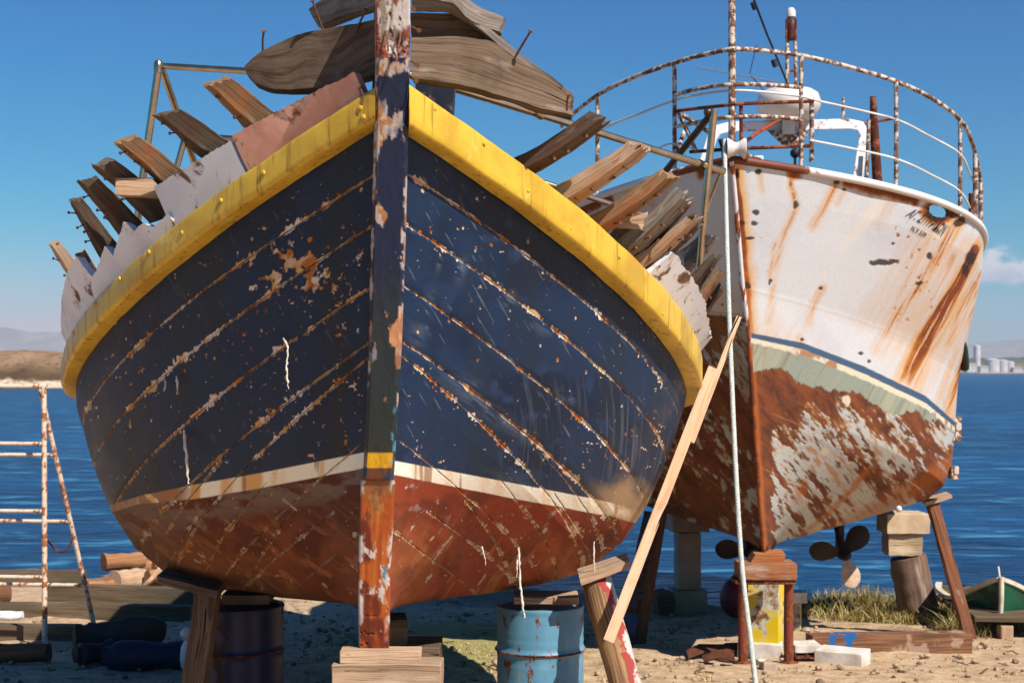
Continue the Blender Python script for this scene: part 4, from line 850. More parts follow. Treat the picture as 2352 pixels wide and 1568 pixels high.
# stem bar, cap rail, deck, transom
mb = MB().tube([Vector((float(np.interp(z, _sz, _sx)), float(SYf(z)) - .012, z)) for z in np.linspace(.74, 4.07, 60)], .021, 8)
t = NT('stem_bar_paint'); ob = t.co(); n = t.noise(ob, 9, 4); n2 = t.noise(t.map(ob, (6, 6, 1.2)), 2, 3); sp = t.n('ShaderNodeSeparateXYZ'); t.put(sp.inputs[0], t.pos())
up = t.step(t.math('ADD', sp.outputs[2], t.math('MULTIPLY', n, .4)), 2.75, 2.95); c = t.mix(t.step(n, .4, .6), lin('9c5018'), lin('6a3014')); c = t.mix(t.math('MULTIPLY', up, t.step(n2, .44, .50)), c, lin('d2d0d0'))
t.set(Base_Color=c, Roughness=.75); t.bump(n, .4, .004); mb.build('stem_bar', t.m, trawler, 60)
tc = list(np.linspace(.0, .06, 8)) + list(np.linspace(.08, 1.0, 40)) + list(np.linspace(1.05, 1.9, 12))
def sedge(t, side, up=0, inn=0): p = spt(t, 0, side); p.z += up; return p
path = [sedge(t, -1, .015) for t in tc[::-1]] + [sedge(t, 1, .015) for t in tc[1:]]
t = NT('cap_rail_paint'); ob = t.co(); n = t.noise(ob, 2.2, 3); n2 = t.noise(ob, 14, 4); sp = t.n('ShaderNodeSeparateXYZ'); t.put(sp.inputs[0], t.pos())
m = t.step(t.math('ADD', t.math('ADD', n, t.math('MULTIPLY', n2, .3)), t.math('MULTIPLY', t.step(t.math('ABSOLUTE', t.math('SUBTRACT', sp.outputs[0], 1.95)), .75, .35), .35)), .82, .90)
t.set(Base_Color=t.mix(m, lin('dcd6d0'), t.mix(n2, lin('5a2a16'), lin('7a3c1c'))), Roughness=.55); t.bump(n2, .4, .004)
MB().tube(path, .034, 8).build('cap_rail', t.m, trawler, 60)
secs = []
for tt in np.linspace(.03, 1.9, 40): l = spt(tt, .16, -1); r = spt(tt, .16, 1); l, r = l.lerp(r, .03), r.lerp(l, .03); secs.append([l.lerp(r, k / 6) for k in range(7)])
MB().loft(secs, False, False).build('deck', M['conc'], trawler, 0)
ring = [spt(1.9, s, -1) for s in np.linspace(0, 1, 12)] + [spt(1.9, s, 1) for s in np.linspace(1, 0, 12)]
mb = MB(); mb.v = ring; mb.f = [tuple(range(24))]; mb.uv = [tuple((0, 0) for _ in ring)]; mb.build('transom', M['white'], trawler, 0)
kb = []
for f in np.linspace(0, 1, 6):
    c = Vector((float(np.interp(.77, _sz, _sx)), 12.72, 0)).lerp(Vector((SC[0] + SAX[0] * 3, SC[1] + SAX[1] * 3, 0)), f); zt = .82 - .36 * f; kb.append([c + Vector((-.04, 0, zt)), c + Vector((.04, 0, zt)), c + Vector((.04, 0, zt - .12)), c + Vector((-.04, 0, zt - .12))])
MB().loft(kb).build('keel', M['rust'], trawler, 0)
# name on the bow, wrapped on the plates
def lettering(txt, TL, TR, BL, BR, bold):
    cu = bpy.data.curves.new('txt', 'FONT'); cu.body = txt; cu.offset = bold; o = bpy.data.objects.new('txt', cu); COL.objects.link(o)
    dg = bpy.context.evaluated_depsgraph_get(); me = bpy.data.meshes.new_from_object(o.evaluated_get(dg)); bpy.data.objects.remove(o)
    n = len(me.vertices); co = np.empty(n * 3); me.vertices.foreach_get('co', co); co = co.reshape(-1, 3); mn, mx = co.min(0), co.max(0)
    q = [at_hull(*p, 0, SS, 1)[1:] for p in (TL, TR, BL, BR)]; out = np.empty((n, 3))
    for i, p in enumerate(co):
        a = (p[0] - mn[0]) / (mx[0] - mn[0]); b = (p[1] - mn[1]) / (mx[1] - mn[1]); top = [q[0][k] + (q[1][k] - q[0][k]) * a for k in (0, 1)]; bot = [q[2][k] + (q[3][k] - q[2][k]) * a for k in (0, 1)]
        tt = bot[0] + (top[0] - bot[0]) * b; ss = bot[1] + (top[1] - bot[1]) * b; h = SS[1]; d = np.abs(h['T'][:, 0] - tt).argmin(); e = np.abs(h['S'][0] - ss).argmin()
        v = spt(tt, ss, 1); off = Vector(h['P'][d, e]) - spt(h['T'][d, e], h['S'][d, e], 1); out[i] = v + off + Vector(h['N'][d, e]) * .006
    me.vertices.foreach_set('co', out.ravel()); me.update(); link('name_lettering', me, trawler, M['letter'])
lettering('\u0391\u0393. \u03a3\u03a0\u03a5\u03a1\u0399\u0394\u03a9\u039d', (2101, 480), (2181, 519), (2079, 497), (2164, 541), .008)
lettering('\u039d.\u03a7.539', (2099, 518), (2130, 535), (2092, 530), (2124, 546), .008)
# ---- bow railing
DE = {}
for side in (-1, 1):
    ts = np.linspace(0, 1.2, 500); Xe, Ye, Ze = ship(ts, ts * 0, side); xe, ye = proj(Xe, Ye, Ze); DE[side] = (ts, xe, Ye)
def edge_t(px, side):
    ts, xe, Ye = DE[side]; k = xe.argmax() if side > 0 else xe.argmin(); return float(ts[np.abs(xe[:k + 1] - px).argmin()])
def edgeY(px):
    side = -1 if px < 1680 else 1; ts, xe, Ye = DE[side]; px = min(max(px, xe.min() + 1), xe.max() - 1); return float(spt(edge_t(px, side), 0, side).y)
def smooth_path(pts, n=5):
    out = []; q = [pts[0]] + pts + [pts[-1]]
    for i in range(1, len(q) - 2):
        a, b, c, d = (Vector(v) for v in q[i - 1:i + 3])
        for k in range(n):
            u = k / n; out.append(.5 * ((2 * b) + (c - a) * u + (2 * a - 5 * b + 4 * c - d) * u * u + (3 * b - a - 3 * c + d) * u ** 3))
    out.append(Vector(q[-2])); return out
def rp(x, y, dY=0): return P(x, y, edgeY(x) + dY)
top = [rp(1290, 290, .9), rp(1312, 266, .6), rp(1372, 219), rp(1450, 180), rp(1548, 145), rp(1612, 127), rp(1676, 114), rp(1700, 113), rp(1760, 117), rp(1836, 127), rp(1950, 154), rp(2060, 188), rp(2140, 226), rp(2206, 276), P(2232, 325, edgeY(2250)), P(2246, 380, edgeY(2262) + .3), P(2256, 440, edgeY(2262) + .6)]
railing = MB().tube(smooth_path(top), .019, 10).build('railing', M['rustw'], trawler, 60)
def post(px, y0, y1, r=.019, mat='rustw', dY=0, name='stanchion', par=None, Yv=None):
    Y = Yv if Yv else edgeY(px) + dY; return MB().tube([P(px, y0, Y), P(px + .5, (y0 + y1) / 2, Y), P(px, y1, Y)], r, 10).build(name, M[mat], par or railing, 60)
for px, y0, y1 in ((1372, 217, 452), (1549, 146, 398), (1840, 128, 384), (2058, 188, 428), (2205, 276, 496)): post(px, y0, y1)
post(2240, 352, 530, .024, 'rustw', 0, Yv=edgeY(2250)); post(2252, 420, 560, .022, 'rustw', 0, Yv=edgeY(2262) + .4); post(2230, 444, 525, .022, 'rust', Yv=edgeY(2240))
MB().tube(smooth_path([rp(1550, 219), rp(1600, 205), rp(1676, 195), rp(1760, 195), rp(1838, 201)]), .018, 8).build('mid_rail', M['rustw'], railing, 60)
MB().tube(smooth_path([rp(1553, 255), rp(1676, 241), rp(1760, 236), rp(1838, 234), rp(1868, 232)]), .015, 8).build('mid_rail', M['rust'], railing, 60)
MB().tube(smooth_path([rp(1553, 291), rp(1620, 278), rp(1676, 270), rp(1760, 268), rp(1838, 274)]), .018, 8).build('mid_rail', M['rustw'], railing, 60)
MB().tube([rp(1585, 349), rp(1700, 341), rp(1860, 335)], .015, 8).build('mid_rail', M['rust'], railing, 60)
for a, b in (((1556, 256), (1632, 306)), ((1560, 262), (1598, 345)), ((1556, 345), (1572, 300)), ((1700, 350), (1745, 368))): MB().tube([rp(*a, .1), rp(*b, .35)], .018, 8).build('brace', M['rustw'], railing, 60)
MB().tube([rp(1700, 335, .4), rp(1740, 305, .9), rp(1800, 270, 1.4)], .016, 8).build('brace', flaky('red_bar', 'a83a1c', '8a4a20', '5a2814', .5, 14, .6, .4), railing, 60)
post(1702, 240, 372, .016, 'rust'); post(1864, 225, 372, .02, 'rustw', .1)
MB().tube(smooth_path([rp(1400, 287), rp(1544, 233), rp(1610, 217), rp(1686, 208), rp(1760, 212), rp(1838, 222), rp(1880, 232), rp(1960, 250), rp(2060, 275), rp(2130, 310), rp(2204, 352), P(2226, 395, edgeY(2245)), P(2246, 440, edgeY(2262))], 4), .009, 6).build('guard_rope', M['plast'], railing, 60)
MB().tube(smooth_path([rp(1860, 322), rp(1960, 342), rp(2062, 366), rp(2140, 402), rp(2206, 440), P(2232, 488, edgeY(2245))], 4), .009, 6).build('guard_rope', M['plast'], railing, 60)
MB().tube(smooth_path([rp(1280, 360, .6), rp(1400, 290), rp(1470, 262), rp(1544, 233)], 4), .007, 6).build('guard_rope', M['plast'], railing, 60)
MB().tube(smooth_path([rp(1440, 362), rp(1500, 345), rp(1546, 330), rp(1600, 345)], 4), .007, 6).build('guard_rope', M['plast'], railing, 60)
# jackstaff at the bow, fairlead roller
post(1681, -40, 372, .030, 'rustw', .02, 'jackstaff', trawler)
fl = MB().lathe([(.08, 0), (.08, .015), (.055, .05), (.045, .075), (.055, .10), (.08, .135), (.08, .15)], P(1669, 341, 11.25), (1, -.05, 0), 20).build('fairlead_roller', M['plast'], trawler, 50)
MB().tube([P(1655, 320, 11.3), P(1662, 345, 11.3), P(1664, 372, 11.35)], .02, 8).build('bracket', M['black'], fl, 50); MB().tube([P(1712, 318, 11.3), P(1714, 372, 11.35)], .016, 8).build('bracket', M['rust'], fl, 50)
# wheelhouse gantry with the radar
YG = 15.6
def gpath(pts, Y, w, h, name, par, mat='white'):
    S = []
    n = len(pts)
    for i, p in enumerate(pts):
        a = Vector(pts[max(i - 1, 0)]); b = Vector(pts[min(i + 1, n - 1)]); d = (b - a).normalized(); nn = Vector((-d.y, d.x)); c = Vector(p)
        l = c + nn * w / 2; r = c - nn * w / 2; S.append([P(l.x, l.y, Y), P(r.x, r.y, Y), P(r.x, r.y, Y + h), P(l.x, l.y, Y + h)])
    return MB().loft(S).build(name, M[mat], par, 30, .01)
gan = gpath([(1606, 420), (1618, 372), (1636, 315), (1650, 298), (1680, 291), (1830, 288), (1950, 285), (1976, 290), (1986, 308), (1980, 340), (1970, 410), (1966, 440)], YG, 24, .22, 'gantry', trawler)
MB().loft([[P(1762, 300, YG + d), P(1860, 296, YG + d), P(1845, 330, YG + d), P(1800, 336, YG + d)] for d in (-.05, .35)]).build('radar_bracket', M['rustw'], gan, 30)
rd = MB().lathe([(.0, 0), (.24, 0), (.30, .05), (.335, .11), (.345, .14), (.345, .20), (.32, .27), (.26, .31), (.14, .335), (.0, .34)], P(1811, 274, YG - .1), (0, 0, 1), 32).build('radar_dome', M['plast'], trawler, 40)
MB().lathe([(.07, -.16), (.07, .02)], P(1811, 274, YG - .1), (0, 0, 1), 12).build('mount', M['plast'], rd, 40)
lm = MB(); 
for x0, x1 in ((1807, 1809), (1828, 1826)): lm.tube([P(x0, 195, 15.7), P(x1, 75, 15.7)], .02, 8)
lm.tube([P(1804, 162, 15.7), P(1830, 162, 15.7)], .018, 8); mast = lm.build('light_mast', M['rustw'], trawler, 60)
MB().tube([P(1807, 195, 15.7), P(1806, 290, 15.75)], .02, 8).build('leg', M['rustw'], mast, 60); MB().tube([P(1828, 195, 15.7), P(1829, 290, 15.75)], .02, 8).build('leg', M['rustw'], mast, 60)
MB().lathe([(.05, 0), (.062, .03), (.062, .2), (.05, .23), (.03, .26)], P(1817, 92, 15.7), (0, 0, 1), 14).build('lantern', flaky('dark_lantern', '4a1a14', '2a1810', '6a3a20', .5, 12, .4, .3), mast, 40)
MB().lathe([(.05, 0), (.05, .07), (.03, .1), (.0, .11)], P(1817, 40, 15.7), (0, 0, 1), 14).build('lamp', M['plast'], mast, 40)
for x_ in (1806, 1828): MB().tube([P(x_, 92, 15.65), P(x_, 45, 15.65)], .011, 6).build('guard', M['rust'], mast, 60)
st = MB().tube([P(1724, -20, 14.5), P(1760, 75, 15), P(1812, 200, 15.7), P(1830, 245, 15.9)], .013, 6).build('stay_wire', M['black'], trawler, 60)
for x_, y_ in ((1732, 14), (1779, 146)): MB().tube([P(x_ - 3, y_ - 8, 14.9), P(x_ + 3, y_ + 8, 14.9)], .03, 8).build('turnbuckle', M['black'], st, 60)
MB().tube([P(2005, 222, 14.2), P(2008, 300, 14.2), P(2016, 430, 14.2)], [.03, .045, .05], 10).build('derrick_pole', M['rust'], trawler, 60)
MB().tube([P(1996, 275, 14.1), P(1990, 425, 14.1)], .02, 8).build('derrick_pole', M['rustw'], trawler, 60)
MB().tube([P(1977, 400, 14.2), P(1980, 360, 14.2), P(1974, 425, 14.2)], .035, 8).build('cleat', M['plast'], trawler, 60)
MB().tube([P(1870, 296, 15.8), P(1940, 292, 15.8), P(2062, 270, 15.8)], .018, 8).build('aerial_bar', M['rust'], gan, 60); MB().tube([P(1937, 225, 15.8), P(1937, 292, 15.8)], .018, 8).build('aerial_bar', M['rustw'], gan, 60)
for a, b in (((1737, 105), (1722, 170)), ((1600, 155), (1790, 190)), ((1725, 175), (1752, 205))): MB().tube([P(*a, 17), P(*b, 17)], .006, 5).build('aerial_rod', M['steeld'], gan, 60)
MB().box(P(1740, 375, 12.2), (.09, .09, .12)).build('deck_fitting', M['plast'], trawler, 30, .01); MB().tube([P(1826, 345, 12.5), P(1826, 400, 12.5)], .012, 6).build('deck_fitting', M['black'], trawler, 40)
MB().ball(P(1826, 352, 12.5), .045, 10).build('deck_fitting', M['black'], trawler, 60)
# fender tyre hose and plates on the right edge
MB().tube(smooth_path([P(2192, 745, 14.0), P(2200, 775, 14.05), P(2212, 800, 14.2), P(2216, 845, 14.4)]), .045, 10).build('rubber_fender', plain('dark_green_hose', '2c3a3a', '1c2626', .6, 8, .2), trawler, 60)
for (px, py, w, h) in ((2194, 985, .10, .26), (2190, 1085, .08, .14)): MB().box(P(px, py, 14.9), (w, .12, h)).build('hull_lug', M['rustw'], trawler, 30, .008)
MB().ball(P(2064, 1168, 14.3), .035, 10).build('hull_lug', M['plast'], trawler, 60)
# propellers under the bottom
def propeller(px, py, Y, bare, lab):
    c = P(px, py, Y); rt = MB().lathe([(.05, -.10), (.07, -.06), (.07, .06), (.05, .12), (.02, .18)], c, (.1, -1, 0), 16).build('propeller', M['prop'], trawler, 40)
    for k, a in enumerate((R(-72), R(172), R(50))):
        S = []; d = Vector((math.cos(a), 0, math.sin(a))); w = Vector((-math.sin(a), 0, math.cos(a)))
        for f in np.linspace(0, 1, 10):
            ww = .035 + .125 * math.sin(math.pi * min(f * .92 + .06, 1)) ** .8 * (f ** .5) if f < 1 else .03; tw = .55 - .35 * f; v = w * math.cos(tw) + Vector((0, 1, 0)) * math.sin(tw); nn = d.cross(v) * .012
            p = c + d * (.04 + .36 * f); S.append([p - v * ww, p - v * ww * .5 + nn, p + v * ww * .5 + nn, p + v * ww, p + v * ww * .5 - nn, p - v * ww * .5 - nn])
        MB().loft(S).build('blade', M['propl' if (k == 0 and bare) else 'prop'], rt, 60)
    MB().tube([c, c + Vector((-.03, .25, .35)), c + Vector((-.05, .5, .72))], .045, 10).build('shaft', M['prop'], rt, 60)
    MB().loft([[c + Vector((x_, y_, z_)) for x_, y_ in ((-.03, .1), (.03, .1), (.03, .3), (-.03, .3))] for z_ in (0, .62)]).build('strut', M['prop'], rt, 30)
propeller(1938, 1272, 16.4, True, ''); propeller(1722, 1268, 16.4, False, '')
# ------------------------------------------------------------------ props, blocks, drums
def prop_log(name, label, cat, x0, y0, Y0, x1, y1, Y1, r, mat, square=False, group=None, toground=True, jit=.006, seed=0, taper=1.0):
    a = P(x0, y0, Y0); b = P(x1, y1, Y1)
    if toground:
        d = (b - a).normalized(); k = 0
        while b.z > gz(b.x, b.y) - .04 and k < 400: b += d * .01; k += 1
    if square:
        d = (a - b).normalized(); u = Vector((1, 0, 0)); u = (u - d * u.dot(d)).normalized(); v = d.cross(u)
        secs = [[p + (u * s1 + v * s2) * r for s1, s2 in ((-1, -1), (1, -1), (1, 1), (-1, 1))] for p in (b, a)]
        o = timber(secs, 16, 4, jit, 6, seed).build(name, M[mat] if isinstance(mat, str) else mat, None, 30)
    else:
        n = 14; o = MB().tube([b.lerp(a, i / n) for i in range(n + 1)], [r * (1 + (taper - 1) * i / n) * (1 + .012 * math.sin(i * 2.1 + seed)) for i in range(n + 1)], 18).jit(jit, 7, seed).build(name, M[mat] if isinstance(mat, str) else mat, None, 50)
    return tag(o, label, cat, group)
def block(name, label, cat, x0, x1, y0, y1, Y, depth, mat, rotz=0, group=None, amp=.004, seed=0, down=0):
    a = P(x0, y0, Y); b = P(x1, y1, Y); w = abs(b.x - a.x); h = abs(a.z - b.z) + down; c = Vector(((a.x + b.x) / 2, Y + depth / 2, max(a.z, b.z) - h / 2))
    Mr = Matrix.Rotation(rotz, 3, 'Z'); secs = []
    for f in (-.5, .5): secs.append([c + Mr @ Vector((f * w, p * depth / 2, q * h / 2)) for p, q in ((-1, -1), (1, -1), (1, 1), (-1, 1))])
    return tag(timber(secs, 10, 4, amp, 6, seed).build(name, M[mat] if isinstance(mat, str) else mat, None, 30, .006), label, cat, group)
kg = 'blocks stacked under the keel of the blue boat'
block('keel_block', 'thin paint-flecked plank directly under the foot of the stem post', 'plank', 779, 966, 1494, 1524, 7.46, .13, 'beam', .02, kg, .003, 1)
block('keel_block', 'thick pale timber block under the thin plank at the boat stem', 'block', 762, 1014, 1525, 1640, 7.44, .2, wood('block_wood', 'b89a7c', '9c8064', '5a4432', .8, .9, .3, stain='8a6e58', light='c8b094'), -.01, kg, .004, 2)
block('keel_block', 'lowest big timber block of the stack below the boat stem', 'block', 730, 1040, 1642, 1705, 7.40, .45, 'oldbeam', .0, kg, .004, 3, .4)
block('keel_block', 'dark timber block behind the stem under the keel', 'block', 862, 930, 1424, 1485, 9.0, .3, 'oldbeam', .1, kg, .005, 4)
block('keel_block', 'long dark sleeper below the small dark block behind the stem', 'block', 835, 1010, 1487, 1640, 8.95, .4, 'oldbeam', .0, kg, .005, 5, .3)
prop_log('shore_prop', 'square brown timber prop under the shaded side of the blue boat', 'prop', 480, 1352, 9.15, 448, 1568, 8.95, .070, 'post', True, 'props under the blue boat', seed=1)
t = NT('peeling_log'); ob = t.co(); uv = t.co('UV'); sp = t.n('ShaderNodeSeparateXYZ'); t.put(sp.inputs[0], ob); n = t.noise(ob, 9, 5, .65); g = t.noise(t.map(uv, (2, 50, 1)), 1, 4)
c = t.mix(t.step(g, .35, .65), lin('a8825c'), lin('6a4c34')); lx = t.math('SUBTRACT', t.math('MULTIPLY_ADD', sp.outputs[2], .30, sp.outputs[0]), .17); nn = t.math('MULTIPLY', t.math('SUBTRACT', n, .5), .22)
c = t.mix(t.step(t.math('ADD', lx, nn), .04, .052), c, lin('9a4038')); c = t.mix(t.step(t.math('ADD', lx, t.math('MULTIPLY', t.math('SUBTRACT', t.noise(ob, 6, 5, .65), .5), .2)), .082, .10), c, t.mix(g, lin('a8a094'), lin('d0cac0')))
t.set(Base_Color=c, Roughness=.85, Specular_IOR_Level=.2); t.bump(t.math('ADD', g, n), .6, .006)
lp = prop_log('shore_prop', 'leaning round log prop with red and white flaking paint beside the blue drum', 'prop', 1366, 1322, 9.25, 1436, 1568, 8.95, .102, t.m, False, 'props under the blue boat', seed=2)
M['peel'] = t.m
def wedge(label, pts, Y, dep, mat, seed, dY=(0, 0, 0, 0), name='wedge_plank', cat='plank'):
    f = [P(p[0], p[1], Y + q) for p, q in zip(pts, dY)]; bk = [v + Vector((0, dep, .02)) for v in f]; a, b, c, d = f; a2, b2, c2, d2 = bk
    return tag(timber([[a, d, d2, a2], [b, c, c2, b2]], 8, 3, .003, 6, seed).build(name, M[mat], None, 30), label, cat, 'wedge planks on top of the props')
wedge('grey wedge plank between the hull and the square timber prop', [(360, 1322), (500, 1356), (498, 1374), (362, 1340)], 9.0, .28, 'grey2', 11)
wedge('pale wedge plank on top of the leaning log prop', [(1330, 1326), (1446, 1288), (1447, 1303), (1335, 1344)], 9.1, .26, 'beam', 12)
rt = thing('leaning_lath', 'new pale wooden lath leaning up against the boat side from the log prop', 'lath', P(1400, 1470, 8.85))
def strip(pts, w, th, par, mat, seed, name='board'):
    a, b = (P(*p) for p in pts); d = (b - a).normalized(); v = Vector((0, -1, 0)); u = d.cross(v).normalized(); v = u.cross(d)
    timber([[p + u * w / 2 * s1 + v * th / 2 * s2 for s1, s2 in ((-1, -1), (1, -1), (1, 1), (-1, 1))] for p in (a, b)], 10, 3, .0015, 3, seed).build(name, M[mat], par, 30)
strip([(1397, 1472, 8.80), (1638, 845, 9.42)], .068, .02, rt, 'fresh', 1); strip([(1588, 1016, 9.30), (1697, 728, 9.58)], .034, .03, rt, 'fresh', 2)
def drum(px, ytop, Y, mat, label, marks=None):
    a = P(px, ytop, Y); g0 = gz(a.x, Y) - .02; h = a.z - g0; r = .292; rt = thing('oil_drum', label, 'drum', (a.x, Y, g0), 'steel drums under the blue boat')
    pr = [(r * .97, 0), (r + .004, .004), (r + .006, .015), (r, .03)]
    for k in range(1, 40):
        z = .03 + (h - .06) * k / 40; b = max(math.exp(-((z - h * .345) / .013) ** 2), math.exp(-((z - h * .66) / .013) ** 2)); w = .0028 * math.sin(z * 190) * sum(math.exp(-((z - q * h) / .045) ** 2) for q in (.43, .58, .75)); pr.append((r + .014 * b + w, z))
    pr += [(r, h - .03), (r + .006, h - .015), (r + .004, h - .004), (r * .97, h), (r * .95, h - .02)]
    # finer rings
    body = MB().lathe(pr, (a.x, Y, g0), (0, 0, 1), 48, False).build('drum_body', mat, rt, 50)
    MB().lathe([(.001, h - .02), (r * .95, h - .02)], (a.x, Y, g0), (0, 0, 1), 48, False).build('lid', mat, rt, 50)
    for z in (.345, .66): MB().lathe([(r + .012, -.007), (r + .0165, 0), (r + .012, .007)], (a.x, Y, g0 + h * z), (0, 0, 1), 48, False).build('rolling_hoop', M['rust'], body, 60)
    return rt, a, g0, h
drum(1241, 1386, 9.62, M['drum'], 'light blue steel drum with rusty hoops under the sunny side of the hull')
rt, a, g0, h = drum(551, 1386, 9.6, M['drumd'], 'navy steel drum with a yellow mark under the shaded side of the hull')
sy = []   # worn yellow ring mark on the dark drum
S = []
for i in range(22):
    th = R(40 + i * 13); q = Vector((.055 * math.cos(th), .075 * math.sin(th))); an = R(-90 + 28) + q.x / .295
    S.append([Vector((a.x + (.2955 + e) * math.cos(an + s * .045 * math.cos(th)), 9.6 + (.2955 + e) * math.sin(an + s * .045 * math.cos(th)), g0 + .31 + q.y + s * .014 * math.sin(th))) for s, e in ((-1, 0), (1, 0), (1, .003), (-1, .003))])
MB().loft(S).build('painted_mark', plain('worn_yellow', '8a7a2a', '5a5020', .8), rt, 40)
# supporting packers under the hull on the drums (in shade)
block('packer', 'dark packing timber between the navy drum and hull', 'block', 505, 615, 1366, 1388, 9.4, .4, 'oldbeam', .05, 'packers on the drums', .003, 7)
block('packer', 'packing timber between the light blue drum and hull', 'block', 1180, 1330, 1371, 1388, 9.45, .3, 'beam', .0, 'packers on the drums', .003, 8)
# long mooring rope from the ship's bow to the sand
a = P(1668, 332, 11.2); pts = []
for x, y, Y in ((1664, 322, 11.25), (1666, 420, 11.1), (1672, 640, 10.6), (1680, 860, 10.2), (1690, 1080, 9.9), (1704, 1300, 9.7), (1724, 1470, 9.6), (1735, 1568, 9.55), (1746, 1650, 9.5)): pts.append(P(x, y, Y))
q = smooth_path(pts, 14); q += [Vector((q[-1].x + .05, q[-1].y - .1, gz(q[-1].x, q[-1].y) + .02)), Vector((q[-1].x + .3, q[-1].y - .3, gz(q[-1].x, q[-1].y) + .02))]
mb = MB()
for ph in range(3):
    S = []; n_ = len(q) * 9
    for i in range(n_):
        f = i / 9; k = min(int(f), len(q) - 2); p = q[k].lerp(q[k + 1], f - k); S.append(p + Vector((math.cos(i * .55 + ph * 2.094), math.sin(i * .55 + ph * 2.094), 0)) * .0085)
    mb.tube(S, .0105, 6)
tag(mb.build('mooring_rope', M['rope'], None, 60), 'long pale twisted rope hanging from the white ship down to the sand', 'rope')
# ------------------------------------------------------------------ under the ship
YS = 12.62
stand = thing('keel_stand', 'rusty two-legged steel stand carrying a timber block under the ship stem', 'stand', P(1757, 1530, YS))
for px, yb in ((1707, 1524), (1812, 1536)):
    a = P(px, 1340, YS); MB().tube([Vector((a.x, YS, gz(a.x, YS) - .05)), Vector((a.x - .004, YS, (a.z + gz(a.x, YS)) / 2)), a], .043, 16).build('leg', flaky('rusty_red_leg', '7a3222', '5a2a18', '8a4a24', .5, 9, .7, .3), stand, 60)
    MB().lathe([(.085, 0), (.085, .012), (.05, .02)], (a.x, YS, gz(a.x, YS)), (0, 0, 1), 16).build('foot_plate', M['rust'], stand, 40)
block('top_plate', None, None, 1688, 1828, 1332, 1342, YS - .1, .26, 'rust', 0, None, .001).parent = None
tp = bpy.data.objects['top_plate']; tp.parent = stand; tp.location = Vector(tp.location) - stand.location
for k in ('label', 'category'):
    if k in tp: del tp[k]
gs = 'timbers stacked on the keel stand'
block('cross_timber', 'thick rust-streaked timber lying across the rusty keel stand', 'timber', 1699, 1831, 1294, 1332, YS - .12, .32, wood('rust_streaked_timber', 'a87858', '8a6048', '4a3020', 1, .6, .6, stain='9a4a1c'), 0, gs, .003, 3)
wedge('orange rust-stained wedge between the cross timber and ship keel', [(1735, 1274), (1805, 1273), (1800, 1293), (1722, 1294)], YS - .05, .2, 'rustwood', 13)
block('yellow_box', 'tall flaking yellow steel box standing behind the legs of the keel stand', 'steel box', 1727, 1804, 1341, 1478, 13.05, .34, 'yelb', -.35, None, .002, 4, 0)
block('base_block', 'white concrete block under the tall yellow steel box', 'block', 1705, 1806, 1479, 1522, 12.98, .42, 'stone', -.2, 'pale blocks on the sand', .004, 5, .1)
block('yellow_post', 'short yellow post with rusty corner behind the keel stand', 'post', 1819, 1842, 1384, 1446, 15.6, .12, 'yelb', -.3, None, .002, 6, .06)
block('cap_stone', 'small white stone lying on the short yellow post', 'stone', 1817, 1856, 1360, 1384, 15.5, .2, 'stone', -.1, None, .01, 7)
block('white_block', 'largest white stone block on the sand in front of the long beam', 'block', 1888, 2000, 1498, 1548, 12.55, .3, 'stone', -.5, 'pale blocks on the sand', .005, 8, .05)
block('white_block', 'flat white slab on the rusty grating beside the keel stand', 'slab', 1822, 1886, 1481, 1499, 12.75, .24, 'stone', .1, 'pale blocks on the sand', .006, 9)
gr = thing('rusty_grating', 'rusty steel grating under the flat white slab', 'grating', P(1855, 1535, 12.7))
for k in range(4): MB().box(P(1853, 1504 + k * 9, 12.8), (.25, .26, .014)).build('bar', M['rust'], gr, 0)
for x_ in (1826, 1852, 1880): MB().box(P(x_, 1519, 12.72), (.016, .03, .14)).build('upright', M['rust'], gr, 0)
block('white_block', 'small white stone at the foot of the mooring rope', 'stone', 1739, 1758, 1513, 1536, 12.5, .08, 'stone', .3, 'pale blocks on the sand', .008, 10, .03)
block('white_block', 'small rounded pale stone just right of the rope near the bottom edge', 'stone', 1751, 1782, 1522, 1549, 12.2, .12, 'conc', .2, 'pale blocks on the sand', .012, 11, .03)
def ground_log(name, label, cat, x0, x1, y, Y, r, mat, dY=0, square=False, group=None, seed=0, lift=0, jit=.008):
    a = Vector(((x0 - CX) / F * Y, Y, 0)); b = Vector(((x1 - CX) / F * (Y + dY), Y + dY, 0)); a.z = gz(a.x, a.y) + r * .85 + lift; b.z = gz(b.x, b.y) + r * .85 + lift
    if square:
        d = (b - a).normalized(); u = Vector((0, 0, 1)); v = d.cross(u).normalized(); u = v.cross(d)
        o = timber([[p + (v * s1 + u * s2) * r for s1, s2 in ((-1, -1), (1, -1), (1, 1), (-1, 1))] for p in (a, b)], 20, 4, jit, 3, seed).build(name, M[mat] if isinstance(mat, str) else mat, None, 30)
    else: o = MB().tube([a.lerp(b, i / 16) for i in range(17)], [r * (1 + .05 * math.sin(i + seed)) for i in range(17)], 16).jit(jit, 5, seed).build(name, M[mat] if isinstance(mat, str) else mat, None, 50)
    return tag(o, label, cat, group)
t = NT('blue_stained_beam'); ob = t.co(); uv = t.co('UV'); n = t.noise(ob, 5, 4); g = t.noise(t.map(uv, (2, 40, 1)), 1, 5); sp = t.n('ShaderNodeSeparateXYZ'); t.put(sp.inputs[0], ob)
c = t.mix(t.step(g, .35, .65), lin('8a6044'), lin('5e3f2c')); c = t.mix(t.math('MULTIPLY', t.step(n, .55, .62), .7), c, lin('a88c78')); bm = t.math('MULTIPLY', t.step(t.math('ABSOLUTE', t.math('ADD', sp.outputs[0], .47)), .17, .12), t.step(t.noise(ob, 11, 3), .46, .52)); c = t.mix(bm, c, lin('1f5a94'))
